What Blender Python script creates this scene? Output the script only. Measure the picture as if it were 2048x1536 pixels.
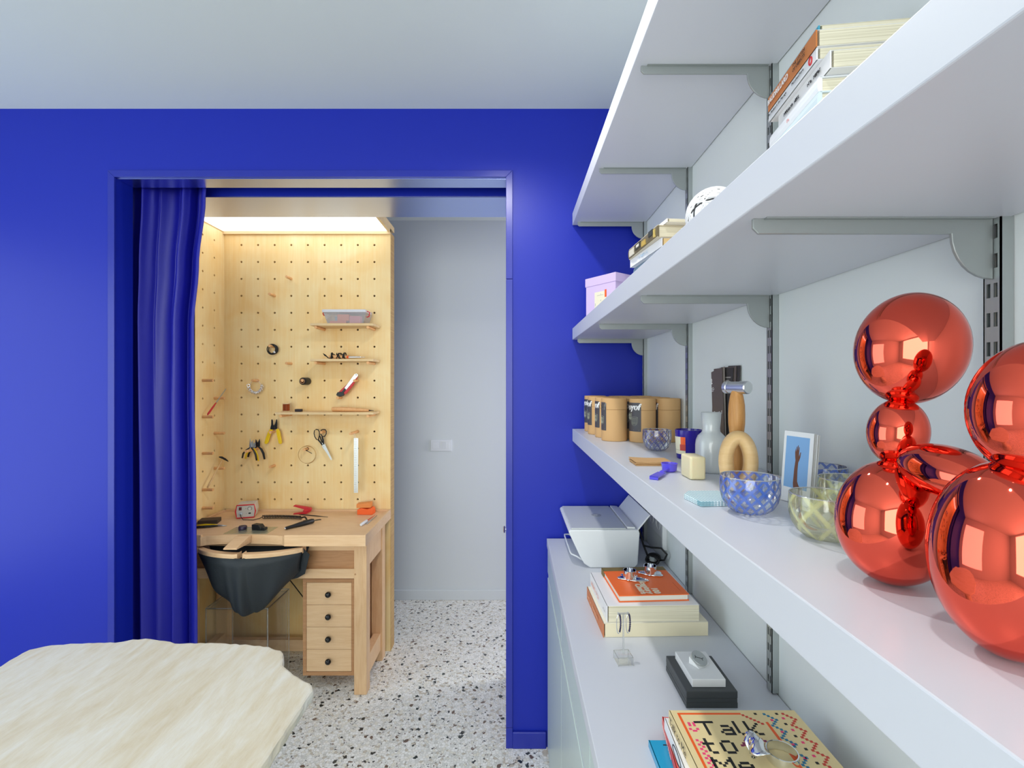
import bpy, math, random
from mathutils import Matrix, Vector, noise as mnoise
R = random.Random(7)
S = bpy.context.scene
COL = S.collection
PI = math.pi
for _o in list(bpy.data.objects):
    bpy.data.objects.remove(_o)

# ------------------------------------------------------------------ camera
ZC = 1.49            # eye height
F = 950.0            # focal length in pixels of a 2048 x 1536 frame
cam_d = bpy.data.cameras.new('camera')
cam_d.sensor_fit = 'HORIZONTAL'
cam_d.sensor_width = 36.0
cam_d.lens = 36.0 * F / 2048.0
cam_d.clip_start = 0.02
cam = bpy.data.objects.new('camera', cam_d)
cam.location = (0, 0, ZC)
cam.rotation_euler = (PI / 2, 0, 0)
COL.objects.link(cam)
S.camera = cam

# ------------------------------------------------------------------ view, world, large lights
S.view_settings.view_transform = 'Standard'
S.view_settings.look = 'None'
S.view_settings.exposure = 0.22
S.view_settings.gamma = 1.0
S.view_settings.use_curve_mapping = False
W = bpy.data.worlds.new('world')
S.world = W
W.use_nodes = True
W.node_tree.nodes['Background'].inputs[0].default_value = (0.75, 0.85, 1.0, 1)
W.node_tree.nodes['Background'].inputs[1].default_value = 0.3

def area(name, loc, rot, sx, sy, power, col=(1, 1, 1)):
    l = bpy.data.lights.new(name, 'AREA')
    l.shape = 'RECTANGLE'; l.size = sx; l.size_y = sy; l.energy = power; l.color = col
    o = bpy.data.objects.new(name, l); COL.objects.link(o)
    o.location = loc; o.rotation_euler = rot
    return o
# daylight through the tall windows of the wall on the left and the wall behind the photographer
area('window_daylight_side', (-2.95, 0.80, 1.35), (0, -PI / 2, 0), 1.8, 1.6, 17, (0.80, 0.93, 1.0))
area('window_daylight_rear', (-0.9, -2.35, 1.55), (PI / 2, 0, 0), 2.6, 1.9, 58, (0.99, 1.0, 0.95))
# unseen fill light added on the right to brighten the workshop
area('workshop_fill_light', (1.95, 2.86, 1.5), (0, PI / 2, 0), 1.9, 0.6, 23, (1.0, 0.985, 0.93))

# ------------------------------------------------------------------ helpers
def lin(c):
    c = c / 255.0
    return c / 12.92 if c <= 0.04045 else ((c + 0.055) / 1.055) ** 2.4
def rgb(r, g, b):
    return (lin(r), lin(g), lin(b), 1.0)
MATS = {}
def mat(name, c, rough=0.5, metal=0.0, **kw):
    m = bpy.data.materials.new(name); m.use_nodes = True
    b = m.node_tree.nodes['Principled BSDF']
    b.inputs['Base Color'].default_value = rgb(*c)
    b.inputs['Roughness'].default_value = rough
    b.inputs['Metallic'].default_value = metal
    for k, v in kw.items():
        b.inputs[k.replace('_', ' ')].default_value = v
    MATS[name] = m
    return m
def nd(m, t, **kw):
    n = m.node_tree.nodes.new(t)
    for k, v in kw.items():
        setattr(n, k, v)
    return n
def lk(m, a, b):
    m.node_tree.links.new(a, b)
def ramp(m, fac, stops, interp='LINEAR'):
    n = nd(m, 'ShaderNodeValToRGB'); n.color_ramp.interpolation = interp
    e = n.color_ramp.elements
    while len(e) < len(stops):
        e.new(0.5)
    for i, (p, c) in enumerate(stops):
        e[i].position = p; e[i].color = rgb(*c)
    lk(m, fac, n.inputs[0])
    return n
def coords(m, scale=(1, 1, 1), rot=(0, 0, 0)):
    t = nd(m, 'ShaderNodeTexCoord'); mp = nd(m, 'ShaderNodeMapping')
    mp.inputs['Scale'].default_value = scale; mp.inputs['Rotation'].default_value = rot
    lk(m, t.outputs['Object'], mp.inputs[0])
    return mp.outputs[0]
def noise(m, vec, scale=5, detail=4, rough=0.5, dist=0.0):
    n = nd(m, 'ShaderNodeTexNoise')
    n.inputs['Scale'].default_value = scale; n.inputs['Detail'].default_value = detail
    n.inputs['Roughness'].default_value = rough; n.inputs['Distortion'].default_value = dist
    lk(m, vec, n.inputs['Vector'])
    return n
def bump(m, h, strength=0.2, dist=0.01):
    b = m.node_tree.nodes['Principled BSDF']
    n = nd(m, 'ShaderNodeBump'); n.inputs['Strength'].default_value = strength; n.inputs['Distance'].default_value = dist
    lk(m, h, n.inputs['Height']); lk(m, n.outputs[0], b.inputs['Normal'])
def bsdf(m):
    return m.node_tree.nodes['Principled BSDF']
def paint(name, c, rough=0.6, **kw):
    m = mat(name, c, rough, **kw)
    n = noise(m, coords(m), 220, 3)
    bump(m, n.outputs['Fac'], 0.06, 0.002)
    return m
def wood(name, c1, c2, grain=(70, 70, 5), rough=0.5, blotch=0.35, c3=None):
    m = mat(name, c1, rough)
    n = noise(m, coords(m, grain), 1.0, 6, 0.6, 0.6)
    r = ramp(m, n.outputs['Fac'], [(0.33, c1), (0.68, c2)])
    b = noise(m, coords(m), 3.5, 3, 0.5, 1.2)
    rb = ramp(m, b.outputs['Fac'], [(0.35, c3 or c2), (0.65, c1)])
    mx = nd(m, 'ShaderNodeMix', data_type='RGBA'); mx.inputs[0].default_value = blotch
    lk(m, r.outputs[0], mx.inputs[6]); lk(m, rb.outputs[0], mx.inputs[7])
    lk(m, mx.outputs[2], bsdf(m).inputs['Base Color'])
    bump(m, n.outputs['Fac'], 0.05, 0.002)
    return m

class MB:
    """Collects shapes into one mesh."""
    def __init__(s):
        s.v = []; s.f = []; s.mi = []; s.cur = 0; s.M = Matrix()
    def add(s, vs, fs):
        o = len(s.v)
        s.v += [s.M @ Vector(p) for p in vs]
        for f in fs:
            s.f.append([o + i for i in f]); s.mi.append(s.cur)
        return s
    def box(s, x0, x1, y0, y1, z0, z1):
        vs = [(x, y, z) for x in (x0, x1) for y in (y0, y1) for z in (z0, z1)]
        return s.add(vs, [(0, 1, 3, 2), (4, 6, 7, 5), (0, 4, 5, 1), (2, 3, 7, 6), (0, 2, 6, 4), (1, 5, 7, 3)])
    def cbox(s, c, d):
        return s.box(c[0] - d[0] / 2, c[0] + d[0] / 2, c[1] - d[1] / 2, c[1] + d[1] / 2, c[2] - d[2] / 2, c[2] + d[2] / 2)
    def prism(s, poly, vec):
        n = len(poly); p = [Vector(q) for q in poly]; w = Vector(vec)
        nrm = Vector((0, 0, 0))
        for i in range(n):
            nrm += p[i].cross(p[(i + 1) % n])
        if nrm.dot(w) < 0:
            p.reverse()
        fs = [list(range(n))[::-1], [n + i for i in range(n)]]
        fs += [(i, (i + 1) % n, n + (i + 1) % n, n + i) for i in range(n)]
        return s.add(p + [q + w for q in p], fs)
    def hexa(s, a, b):
        """two quads (same winding) joined"""
        return s.add(list(a) + list(b), [(3, 2, 1, 0), (4, 5, 6, 7), (0, 1, 5, 4), (1, 2, 6, 5), (2, 3, 7, 6), (3, 0, 4, 7)])
    def lathe(s, prof, c=(0, 0, 0), n=32, a0=0.0, a1=2 * PI):
        full = abs(a1 - a0 - 2 * PI) < 1e-6
        k = n if full else n + 1
        vs = []
        for (r, z) in prof:
            for i in range(k):
                a = a0 + (a1 - a0) * i / n
                vs.append((c[0] + r * math.cos(a), c[1] + r * math.sin(a), c[2] + z))
        fs = []
        for j in range(len(prof) - 1):
            for i in range(n):
                i2 = (i + 1) % k
                fs.append((j * k + i, j * k + i2, (j + 1) * k + i2, (j + 1) * k + i))
        return s.add(vs, fs)
    def tube(s, path, r, n=8, closed=False):
        P = [Vector(p) for p in path]; m = len(P)
        rr = r if isinstance(r, (list, tuple)) else [r] * m
        vs = []; up = None
        for i in range(m):
            if closed:
                t = P[(i + 1) % m] - P[i - 1]
            else:
                t = P[min(i + 1, m - 1)] - P[max(i - 1, 0)]
            t.normalize()
            if up is None:
                up = Vector((0, 0, 1)) if abs(t.z) < 0.9 else Vector((1, 0, 0))
            x = t.cross(up)
            if x.length < 1e-5:
                x = t.cross(Vector((0.3, 1, 0.2)))
            x.normalize(); up = x.cross(t)
            for k in range(n):
                a = 2 * PI * k / n
                vs.append(P[i] + (x * math.cos(a) + up * math.sin(a)) * rr[i])
        fs = []
        for i in range(m if closed else m - 1):
            for k in range(n):
                j = (i + 1) % m
                fs.append((i * n + k, i * n + (k + 1) % n, j * n + (k + 1) % n, j * n + k))
        if not closed:
            fs.append(list(range(n))[::-1]); fs.append([(m - 1) * n + k for k in range(n)])
        return s.add(vs, fs)
    def ell(s, c, r, nu=24, nv=14):
        vs = [(c[0], c[1], c[2] - r[2])]
        for j in range(1, nv):
            p = -PI / 2 + PI * j / nv
            for i in range(nu):
                a = 2 * PI * i / nu
                vs.append((c[0] + r[0] * math.cos(p) * math.cos(a), c[1] + r[1] * math.cos(p) * math.sin(a), c[2] + r[2] * math.sin(p)))
        vs.append((c[0], c[1], c[2] + r[2]))
        fs = [(0, 1 + (i + 1) % nu, 1 + i) for i in range(nu)]
        for j in range(nv - 2):
            for i in range(nu):
                a = 1 + j * nu
                fs.append((a + i, a + (i + 1) % nu, a + nu + (i + 1) % nu, a + nu + i))
        L = len(vs) - 1; a = 1 + (nv - 2) * nu
        fs += [(a + i, a + (i + 1) % nu, L) for i in range(nu)]
        return s.add(vs, fs)
    def cyl(s, p0, p1, r, n=16):
        return s.tube([p0, p1], r, n)
    def build(s, name, m, parent=None, smooth=False, bevel=0.0, world=False, seg=2):
        me = bpy.data.meshes.new(name)
        if parent is not None:
            off = ORG.get(parent.name, Vector((0, 0, 0))) if world else Vector((0, 0, 0))
        else:
            lo = [min(p[i] for p in s.v) for i in range(3)]; hi = [max(p[i] for p in s.v) for i in range(3)]
            off = Vector(((lo[0] + hi[0]) / 2, (lo[1] + hi[1]) / 2, lo[2]))
        me.from_pydata([p - off for p in s.v], [], s.f)
        mm = m if isinstance(m, (list, tuple)) else [m]
        for q in mm:
            me.materials.append(q)
        if len(mm) > 1:
            me.polygons.foreach_set('material_index', s.mi)
        if smooth:
            me.polygons.foreach_set('use_smooth', [True] * len(me.polygons))
            if smooth == 'auto':
                me.set_sharp_from_angle(angle=math.radians(38))
        me.update()
        o = bpy.data.objects.new(name, me); COL.objects.link(o)
        if parent is not None:
            o.parent = parent; ORG[o.name] = off if world else Vector((0, 0, 0))
        else:
            o.location = off; ORG[o.name] = off
        if bevel:
            bm_ = o.modifiers.new('bevel', 'BEVEL'); bm_.width = bevel; bm_.segments = seg; bm_.limit_method = 'ANGLE'
            bm_.angle_limit = math.radians(40)
            bm_.harden_normals = False
        return o
ORG = {}
def tag(o, label, cat, group=None):
    o['label'] = label; o['category'] = cat
    if group:
        o['group'] = group
    return o
def struct(o):
    o['kind'] = 'structure'
    return o
def thing(name, label, cat, loc=(0, 0, 0), rotz=0.0, group=None):
    o = bpy.data.objects.new(name, None); COL.objects.link(o)
    o.empty_display_size = 0.02
    o.location = loc; o.rotation_euler = (0, 0, rotz); ORG[o.name] = Vector(loc)
    return tag(o, label, cat, group)
def dup(root, loc, rotz, label):
    r = root.copy(); COL.objects.link(r); r.location = loc; r.rotation_euler = (0, 0, rotz); r['label'] = label
    for ch in list(root.children):
        c = ch.copy(); COL.objects.link(c); c.parent = r
        for g in list(ch.children):
            d = g.copy(); COL.objects.link(d); d.parent = c
    return r
def P(px, py, Y):
    return Vector(((px - 1024) * Y / F, Y, ZC - (py - 768) * Y / F))
def PZ(px, py, Z):
    Y = (ZC - Z) * F / (py - 768)
    return Vector(((px - 1024) * Y / F, Y, Z))
def frame(o, x, y, z):
    return Matrix(((x[0], y[0], z[0], o[0]), (x[1], y[1], z[1], o[1]), (x[2], y[2], z[2], o[2]), (0, 0, 0, 1)))
def rotm(loc, rz=0, rx=0, ry=0):
    return Matrix.Translation(loc) @ Matrix.Rotation(rz, 4, 'Z') @ Matrix.Rotation(ry, 4, 'Y') @ Matrix.Rotation(rx, 4, 'X')
def textmesh(s, size, align='LEFT', extrude=0.0001, shear=0.0, offset=0.0):
    cu = bpy.data.curves.new('lettering', 'FONT'); cu.body = s; cu.size = size; cu.extrude = extrude
    cu.align_x = align; cu.align_y = 'CENTER'; cu.shear = shear; cu.offset = offset; cu.resolution_u = 3
    o = bpy.data.objects.new('lettering_tmp', cu); COL.objects.link(o)
    bpy.context.view_layer.update()
    me = bpy.data.meshes.new_from_object(o.evaluated_get(bpy.context.evaluated_depsgraph_get()))
    vs = [v.co.copy() for v in me.vertices]; fs = [list(p.vertices) for p in me.polygons]
    bpy.data.objects.remove(o); bpy.data.curves.remove(cu); bpy.data.meshes.remove(me)
    return vs, fs
def text(s, size, M, m, parent, world=True, name='lettering', **kw):
    vs, fs = textmesh(s, size, **kw)
    mb = MB(); mb.M = M; mb.add(vs, fs)
    return mb.build(name, m, parent, world=world)

# ------------------------------------------------------------------ materials
M_white = paint('white_wall_paint', (222, 228, 229), 0.65)
M_ceil = paint('ceiling_paint', (214, 222, 222), 0.8)
M_blue = paint('blue_wall_paint', (20, 40, 168), 0.42, Specular_IOR_Level=0.35)
M_bluegloss = paint('blue_satin_lacquer', (30, 44, 158), 0.3)
M_soffit = mat('bluish_polished_metal', (184, 200, 252), 0.27, 1.0)
M_lam = mat('white_laminate', (209, 213, 222), 0.35)
M_lamc = mat('white_cabinet_laminate', (214, 222, 224), 0.25)
M_door = mat('pale_green_lacquer', (196, 212, 210), 0.3, Specular_IOR_Level=0.3)
M_black = mat('black_plastic', (22, 24, 26), 0.4)
M_rubber = mat('black_rubber', (18, 19, 20), 0.6)
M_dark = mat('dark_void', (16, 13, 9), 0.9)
M_steel = mat('galvanised_steel', (178, 184, 184), 0.38, 0.75)
M_bracket = mat('grey_bracket_steel', (164, 170, 170), 0.4, 0.55)
M_chrome = mat('polished_silver', (235, 238, 242), 0.04, 1.0)
M_alu = mat('brushed_aluminium', (222, 224, 224), 0.28, 1.0)
M_ply = wood('birch_plywood', (252, 228, 172), (246, 210, 142), (60, 60, 3.0), 0.45, 0.45, (240, 192, 112))
M_plyh = wood('birch_plywood_flat', (236, 210, 164), (224, 188, 132), (5, 60, 60), 0.5, 0.25)
M_plyedge = wood('plywood_edge', (214, 178, 118), (168, 128, 76), (3, 3, 500), 0.6, 0.1)
M_beech = wood('beech', (236, 200, 158), (222, 180, 134), (8, 90, 90), 0.45, 0.25)
M_beechv = wood('beech_upright_grain', (234, 196, 152), (218, 174, 128), (90, 90, 8), 0.45, 0.25)
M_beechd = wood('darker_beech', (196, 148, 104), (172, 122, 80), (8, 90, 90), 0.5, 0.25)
M_peg = wood('beech_peg', (242, 190, 132), (226, 166, 106), (60, 60, 60), 0.5, 0.2)
M_maple = wood('pale_turned_wood', (240, 206, 152), (222, 180, 120), (18, 18, 90), 0.45, 0.3)
M_oak = wood('golden_oak', (212, 158, 92), (182, 124, 62), (120, 120, 16), 0.45, 0.3)
M_leather = mat('black_leather', (33, 40, 45), 0.6)
bump(M_leather, noise(M_leather, coords(M_leather), 60, 5).outputs['Fac'], 0.25, 0.004)
M_velvet = mat('blue_velvet', (15, 18, 148), 0.45, Sheen_Weight=0.3, Sheen_Roughness=0.35)
M_velvet.node_tree.nodes['Principled BSDF'].inputs['Sheen Tint'].default_value = rgb(70, 90, 255)
M_kraft = paint('kraft_card', (206, 164, 112), 0.7)
M_paper = mat('cream_paper', (232, 226, 200), 0.8)
M_pages = mat('page_block', (228, 220, 194), 0.85)
_n = noise(M_pages, coords(M_pages, (3, 3, 900)), 1.0, 2)
lk(M_pages, ramp(M_pages, _n.outputs['Fac'], [(0.35, (206, 198, 170)), (0.6, (236, 230, 208))]).outputs[0], bsdf(M_pages).inputs['Base Color'])
M_wpaper = mat('white_card', (236, 238, 240), 0.55)
M_wplastic = mat('white_plastic', (226, 230, 234), 0.3)
M_gplastic = mat('grey_plastic', (170, 176, 178), 0.4)
M_red = mat('red_plastic', (206, 34, 44), 0.35)
M_yellow = mat('yellow_grip', (240, 200, 10), 0.4)
M_orange = mat('orange_plastic', (244, 96, 28), 0.4)
M_ink = mat('black_ink', (20, 20, 20), 0.6)
M_whiteink = mat('white_ink', (242, 242, 242), 0.6)
def flat(name, c, rough=0.6, **kw):
    return MATS.get(name) or mat(name, c, rough, **kw)

M_acrylic = mat('clear_acrylic', (255, 255, 255), 0.02)
def thin_glass(name, tint=(0.96, 0.98, 0.98), gloss=0.10, body=None, bodymix=0.0, layered=None, top=0.75):
    m = bpy.data.materials.new(name); m.use_nodes = True
    nt = m.node_tree
    nt.nodes.remove(nt.nodes['Principled BSDF'])
    out = nt.nodes['Material Output']
    tr = nd(m, 'ShaderNodeBsdfTransparent'); tr.inputs[0].default_value = (*tint, 1)
    gl = nd(m, 'ShaderNodeBsdfGlossy'); gl.inputs['Roughness'].default_value = 0.03
    lw = nd(m, 'ShaderNodeLayerWeight'); lw.inputs['Blend'].default_value = 0.35
    mr = nd(m, 'ShaderNodeMapRange'); mr.inputs['To Min'].default_value = gloss * 0.5; mr.inputs['To Max'].default_value = top
    lk(m, lw.outputs['Fresnel'], mr.inputs['Value'])
    base = tr.outputs[0]
    if body:
        bd = nd(m, 'ShaderNodeBsdfPrincipled'); bd.inputs['Base Color'].default_value = rgb(*body); bd.inputs['Roughness'].default_value = 0.3
        mx = nd(m, 'ShaderNodeMixShader'); mx.inputs[0].default_value = bodymix
        lk(m, tr.outputs[0], mx.inputs[1]); lk(m, bd.outputs[0], mx.inputs[2])
        base = mx.outputs[0]
        if layered is not None:
            lk(m, layered(m), mx.inputs[0])
    m2 = nd(m, 'ShaderNodeMixShader')
    lk(m, mr.outputs[0], m2.inputs[0]); lk(m, base, m2.inputs[1]); lk(m, gl.outputs[0], m2.inputs[2])
    lk(m, m2.outputs[0], out.inputs[0])
    return m
M_acr = thin_glass('clear_acrylic_sheet', (0.985, 0.99, 0.985), 0.04, top=0.4)
M_acredge = thin_glass('acrylic_edge', (0.92, 0.93, 0.93), 0.2, (226, 228, 226), 0.3)
M_clearbox = thin_glass('clear_polypropylene', (0.95, 0.95, 0.97), 0.1, (236, 236, 242), 0.28)
M_frost = thin_glass('frosted_glass', (0.95, 0.97, 0.97), 0.08, (236, 241, 243), 0.62, top=0.35)

# terrazzo
M_terr = mat('terrazzo', (200, 198, 190), 0.28)
def _terrazzo(m):
    c = coords(m)
    v = nd(m, 'ShaderNodeTexVoronoi'); v.inputs['Scale'].default_value = 85; v.inputs['Randomness'].default_value = 1.0
    lk(m, c, v.inputs['Vector'])
    sp = nd(m, 'ShaderNodeSeparateColor'); lk(m, v.outputs['Color'], sp.inputs[0])
    base = ramp(m, sp.outputs[0], [(0.0, (250, 249, 245)), (0.3, (240, 239, 234)), (0.5, (246, 243, 236)), (0.66, (226, 225, 219)), (0.8, (238, 234, 222)), (0.93, (208, 198, 182))], 'CONSTANT')
    e = nd(m, 'ShaderNodeTexVoronoi', feature='DISTANCE_TO_EDGE'); e.inputs['Scale'].default_value = 85
    lk(m, c, e.inputs['Vector'])
    er = ramp(m, e.outputs['Distance'], [(0.0, (206, 204, 198)), (0.10, (255, 255, 255))])
    mu = nd(m, 'ShaderNodeMix', data_type='RGBA', blend_type='MULTIPLY'); mu.inputs[0].default_value = 0.8
    lk(m, base.outputs[0], mu.inputs[6]); lk(m, er.outputs[0], mu.inputs[7])
    cur = mu.outputs[2]
    for sc, thr, cols, rad in ((46, 0.84, ((38, 46, 45), (112, 92, 80), (60, 66, 64)), 0.40), (105, 0.90, ((34, 40, 40), (130, 112, 98), (52, 56, 54)), 0.44)):
        w = nd(m, 'ShaderNodeTexVoronoi'); w.inputs['Scale'].default_value = sc
        wn = noise(m, c, sc * 1.4, 2)
        ad = nd(m, 'ShaderNodeMix', data_type='RGBA'); ad.blend_type = 'LINEAR_LIGHT'; ad.inputs[0].default_value = 0.012
        lk(m, c, ad.inputs[6]); lk(m, wn.outputs['Color'], ad.inputs[7])
        lk(m, ad.outputs[2], w.inputs['Vector'])
        s2 = nd(m, 'ShaderNodeSeparateColor'); lk(m, w.outputs['Color'], s2.inputs[0])
        g = nd(m, 'ShaderNodeMath', operation='GREATER_THAN'); g.inputs[1].default_value = thr; lk(m, s2.outputs[1], g.inputs[0])
        d = nd(m, 'ShaderNodeMath', operation='LESS_THAN'); d.inputs[1].default_value = rad; lk(m, w.outputs['Distance'], d.inputs[0])
        k = nd(m, 'ShaderNodeMath', operation='MULTIPLY'); lk(m, g.outputs[0], k.inputs[0]); lk(m, d.outputs[0], k.inputs[1])
        cr = ramp(m, s2.outputs[0], [(0.0, cols[0]), (0.45, cols[1]), (0.75, cols[2])], 'CONSTANT')
        mx = nd(m, 'ShaderNodeMix', data_type='RGBA'); lk(m, k.outputs[0], mx.inputs[0]); lk(m, cur, mx.inputs[6]); lk(m, cr.outputs[0], mx.inputs[7])
        cur = mx.outputs[2]
    lk(m, cur, bsdf(m).inputs['Base Color'])
_terrazzo(M_terr)

M_stone = mat('cream_travertine', (228, 216, 186), 0.55)
def _stone(m):
    n1 = noise(m, coords(m, (4.5, 1.1, 1), (0, 0, math.radians(-28))), 3.2, 8, 0.62, 0.8)
    r = ramp(m, n1.outputs['Fac'], [(0.3, (206, 188, 150)), (0.47, (222, 213, 190)), (0.6, (229, 226, 214)), (0.75, (216, 199, 164))])
    n2 = noise(m, coords(m, (14, 3, 1), (0, 0, math.radians(-28))), 5, 8, 0.7, 0.4)
    r2 = ramp(m, n2.outputs['Fac'], [(0.3, (222, 208, 176)), (0.7, (246, 244, 236))])
    mx = nd(m, 'ShaderNodeMix', data_type='RGBA'); mx.inputs[0].default_value = 0.4
    lk(m, r.outputs[0], mx.inputs[6]); lk(m, r2.outputs[0], mx.inputs[7]); lk(m, mx.outputs[2], bsdf(m).inputs['Base Color'])
    bump(m, n2.outputs['Fac'], 0.25, 0.006)
_stone(M_stone)

# ------------------------------------------------------------------ room shell
XL, XR, YR_, YB = -3.0, 0.54, -2.4, 1.95       # main room: left wall, right wall, rear wall, blue wall
YB2, YW = 2.40, 3.285                           # back of the thick blue wall, far white wall
ZT = 2.62                                       # ceiling
OX0, OX1, OZ = -1.626, -0.0246, 2.337           # opening
def slab(name, m, *boxes, parent=None, bevel=0.0):
    mb = MB()
    for b in boxes:
        mb.box(*b)
    o = mb.build(name, m, parent, bevel=bevel, world=parent is not None)
    if parent is None:
        struct(o)
    return o
slab('floor', M_terr, (XL - .1, 2.1, YR_ - .1, YW + .1, -0.1, 0.0))
slab('ceiling', M_ceil, (XL - .1, 2.1, YR_ - .1, YW + .1, ZT, ZT + 0.1))
slab('wall_right', M_white, (XR, XR + .1, YR_, YB, 0, ZT))
slab('wall_left', M_white, (XL - .1, XL, YR_, YB, 0, ZT))
slab('wall_rear', M_white, (XL, XR, YR_ - .1, YR_, 0, ZT))
slab('wall_far', M_white, (OX0 - .1, 2.0, YW, YW + .1, 0, ZT))
slab('wall_workshop_left', M_white, (OX0 - .12, OX0 - .02, YB2, YW, 0, ZT))
slab('wall_workshop_right', M_white, (2.0, 2.1, YB2, YW, 0, ZT))
# thick blue wall with the opening; a slot for the curtain runs up behind the front lining
slab('wall_back', M_blue,
     (XL, OX0 - .002, YB, YB + .09, 0, ZT), (OX1 + .002, XR, YB, YB2, 0, ZT), (OX0 - .002, OX1 + .002, YB, YB + .09, OZ, ZT),
     (XL, OX0 - .15, YB + .09, YB2, 0, ZT), (OX0 - .15, OX0 - .002, YB + .19, YB2, 0, ZT),
     (OX0 - .15, OX1 + .002, YB + .19, YB2, OZ, ZT), (XR, 2.0, YB, YB2, 0, ZT))
slab('trim_1', M_soffit, (OX0, OX1, YB + .004, YB + .09, OZ - .004, OZ - .0005))
slab('trim_2', M_soffit, (OX0, OX1, YB + .195, YB2, OZ - .004, OZ - .0005))
# casing around the opening, mitred, 9 mm proud
CW = 0.027
def casing(name, poly):
    mb = MB(); mb.prism([(x, YB, z) for x, z in poly], (0, -0.009, 0))
    struct(mb.build(name, M_bluegloss, bevel=0.0012))
casing('trim_4', [(OX0 - CW, 0), (OX0, 0), (OX0, OZ), (OX0 - CW, OZ + CW)])
casing('trim_5', [(OX0, OZ), (OX1, OZ), (OX1 + CW, OZ + CW), (OX0 - CW, OZ + CW)])
ZS = ZC - (559 - 768) * YB / F
casing('trim_6', [(OX1, ZS + .001), (OX1 + CW, ZS + .001), (OX1 + CW, OZ + CW), (OX1, OZ)])
casing('trim_7', [(OX1, .085), (OX1 + CW, .085), (OX1 + CW, ZS - .001), (OX1, ZS - .001)])
casing('trim_3', [(OX1, 0), (OX1 + CW, 0), (OX1 + CW, .083), (OX1, .083)])
slab('baseboard_right', M_bluegloss, (OX1 + CW, XR - .4, YB - .012, YB, 0, .068), bevel=.003)
slab('baseboard_left', M_bluegloss, (XL, OX0 - CW, YB - .012, YB, 0, .068), bevel=.003)
slab('baseboard_far', M_white, (OX0, 2.0, YW - .012, YW, 0, .069), bevel=.003)

# ------------------------------------------------------------------ curtain
def curtain():
    t = thing('curtain', 'ultramarine blue velvet curtain gathered at the left of the doorway', 'curtain', (-1.53, 2.08, 0))
    nu, nv = 220, 44
    vs = []; fs = []
    rnd = random.Random(3)
    ph = [rnd.uniform(0, 6.28) for _ in range(6)]
    ztop, zbot = 2.42, 0.015
    for j in range(nv + 1):
        z = ztop + (zbot - ztop) * j / nv
        pts = [(2.42, -1.318), (2.3, -1.326), (2.0, -1.358), (1.75, -1.380), (1.45, -1.380), (1.0, -1.372), (0.4, -1.366), (0, -1.364)]
        for (za, xa), (zb, xb) in zip(pts, pts[1:]):
            if za >= z >= zb:
                k = (za - z) / (za - zb); k = k * k * (3 - 2 * k)
                xr = xa + (xb - xa) * k
        d = (ztop - z) / 2.4
        for i in range(nu + 1):
            u = i / nu
            x = -1.765 + (xr + 1.765) * u
            w = u * 1.0 + 0.05 * math.sin(2.2 * u * 6.28 + ph[0])
            g = max(0, 1 - 1.7 * d)
            y = 0.027 * math.sin(6.28 * 3.3 * w + 2.2 + 0.5 * d) \
                + 0.012 * math.sin(6.28 * 8.2 * w + ph[2] - 1.3 * d) * (0.25 + 0.75 * g) * (1.25 - u) \
                + 0.007 * math.sin(6.28 * 15 * w + ph[3] + d) * g * g \
                + 0.004 * math.sin(6.28 * 5.4 * w + ph[4] + 2.2 * d)
            y = max(-.040, min(.040, y))
            x += 0.005 * math.sin(6.28 * 3.3 * w * 2 + ph[5])
            vs.append((min(x, xr), 2.093 + y, z))
    k = nu + 1
    for j in range(nv):
        for i in range(nu):
            fs.append((j * k + i, (j + 1) * k + i, (j + 1) * k + i + 1, j * k + i + 1))
    mb = MB(); mb.add(vs, fs)
    o = mb.build('drape', M_velvet, t, smooth=True, world=True)
    so = o.modifiers.new('thick', 'SOLIDIFY'); so.thickness = 0.003
    mb = MB(); mb.box(OX0 - .14, OX1, 2.075, 2.107, 2.43, 2.445)
    mb.build('track', M_bluegloss, t, world=True)
curtain()

# small knob on the inner side of the right door jamb
kb = thing('jamb_knob', 'small grey metal knob on the right jamb of the doorway', 'knob', (OX1, 2.33, 0.777))
mb = MB(); mb.M = rotm((0, 0, 0), ry=-PI / 2)
mb.lathe([(0.0001, 0), (.006, 0), (.006, .008), (.015, .009), (.017, .014), (.013, .018), (.0001, .019)], n=20)
mb.build('knob', M_alu, kb, smooth='auto')

# double switch on the far white wall
sw = P(882.5, 890.5, YW)
t = thing('light_switch', 'white double light switch plate on the far white wall', 'switch', (sw.x, YW, sw.z))
mb = MB(); mb.box(-.074, .074, -.009, 0, -.040, .040); mb.build('plate', M_wplastic, t, bevel=.003)
mb = MB(); mb.box(-.058, -.009, -.0125, -.009, -.024, .026); mb.build('rocker', M_wplastic, t, bevel=.001)
mb = MB(); mb.hexa([(.008, -.009, -.024), (.032, -.009, -.024), (.032, -.009, .026), (.008, -.009, .026)][::-1],
                   [(.008, -.0125, -.024), (.032, -.0125, -.024), (.032, -.019, .026), (.008, -.019, .026)][::-1])
mb.build('rocker', M_wplastic, t, bevel=.0006)
mb = MB(); mb.box(.034, .057, -.0125, -.009, -.024, .026); mb.build('rocker', M_wplastic, t, bevel=.001)

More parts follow.
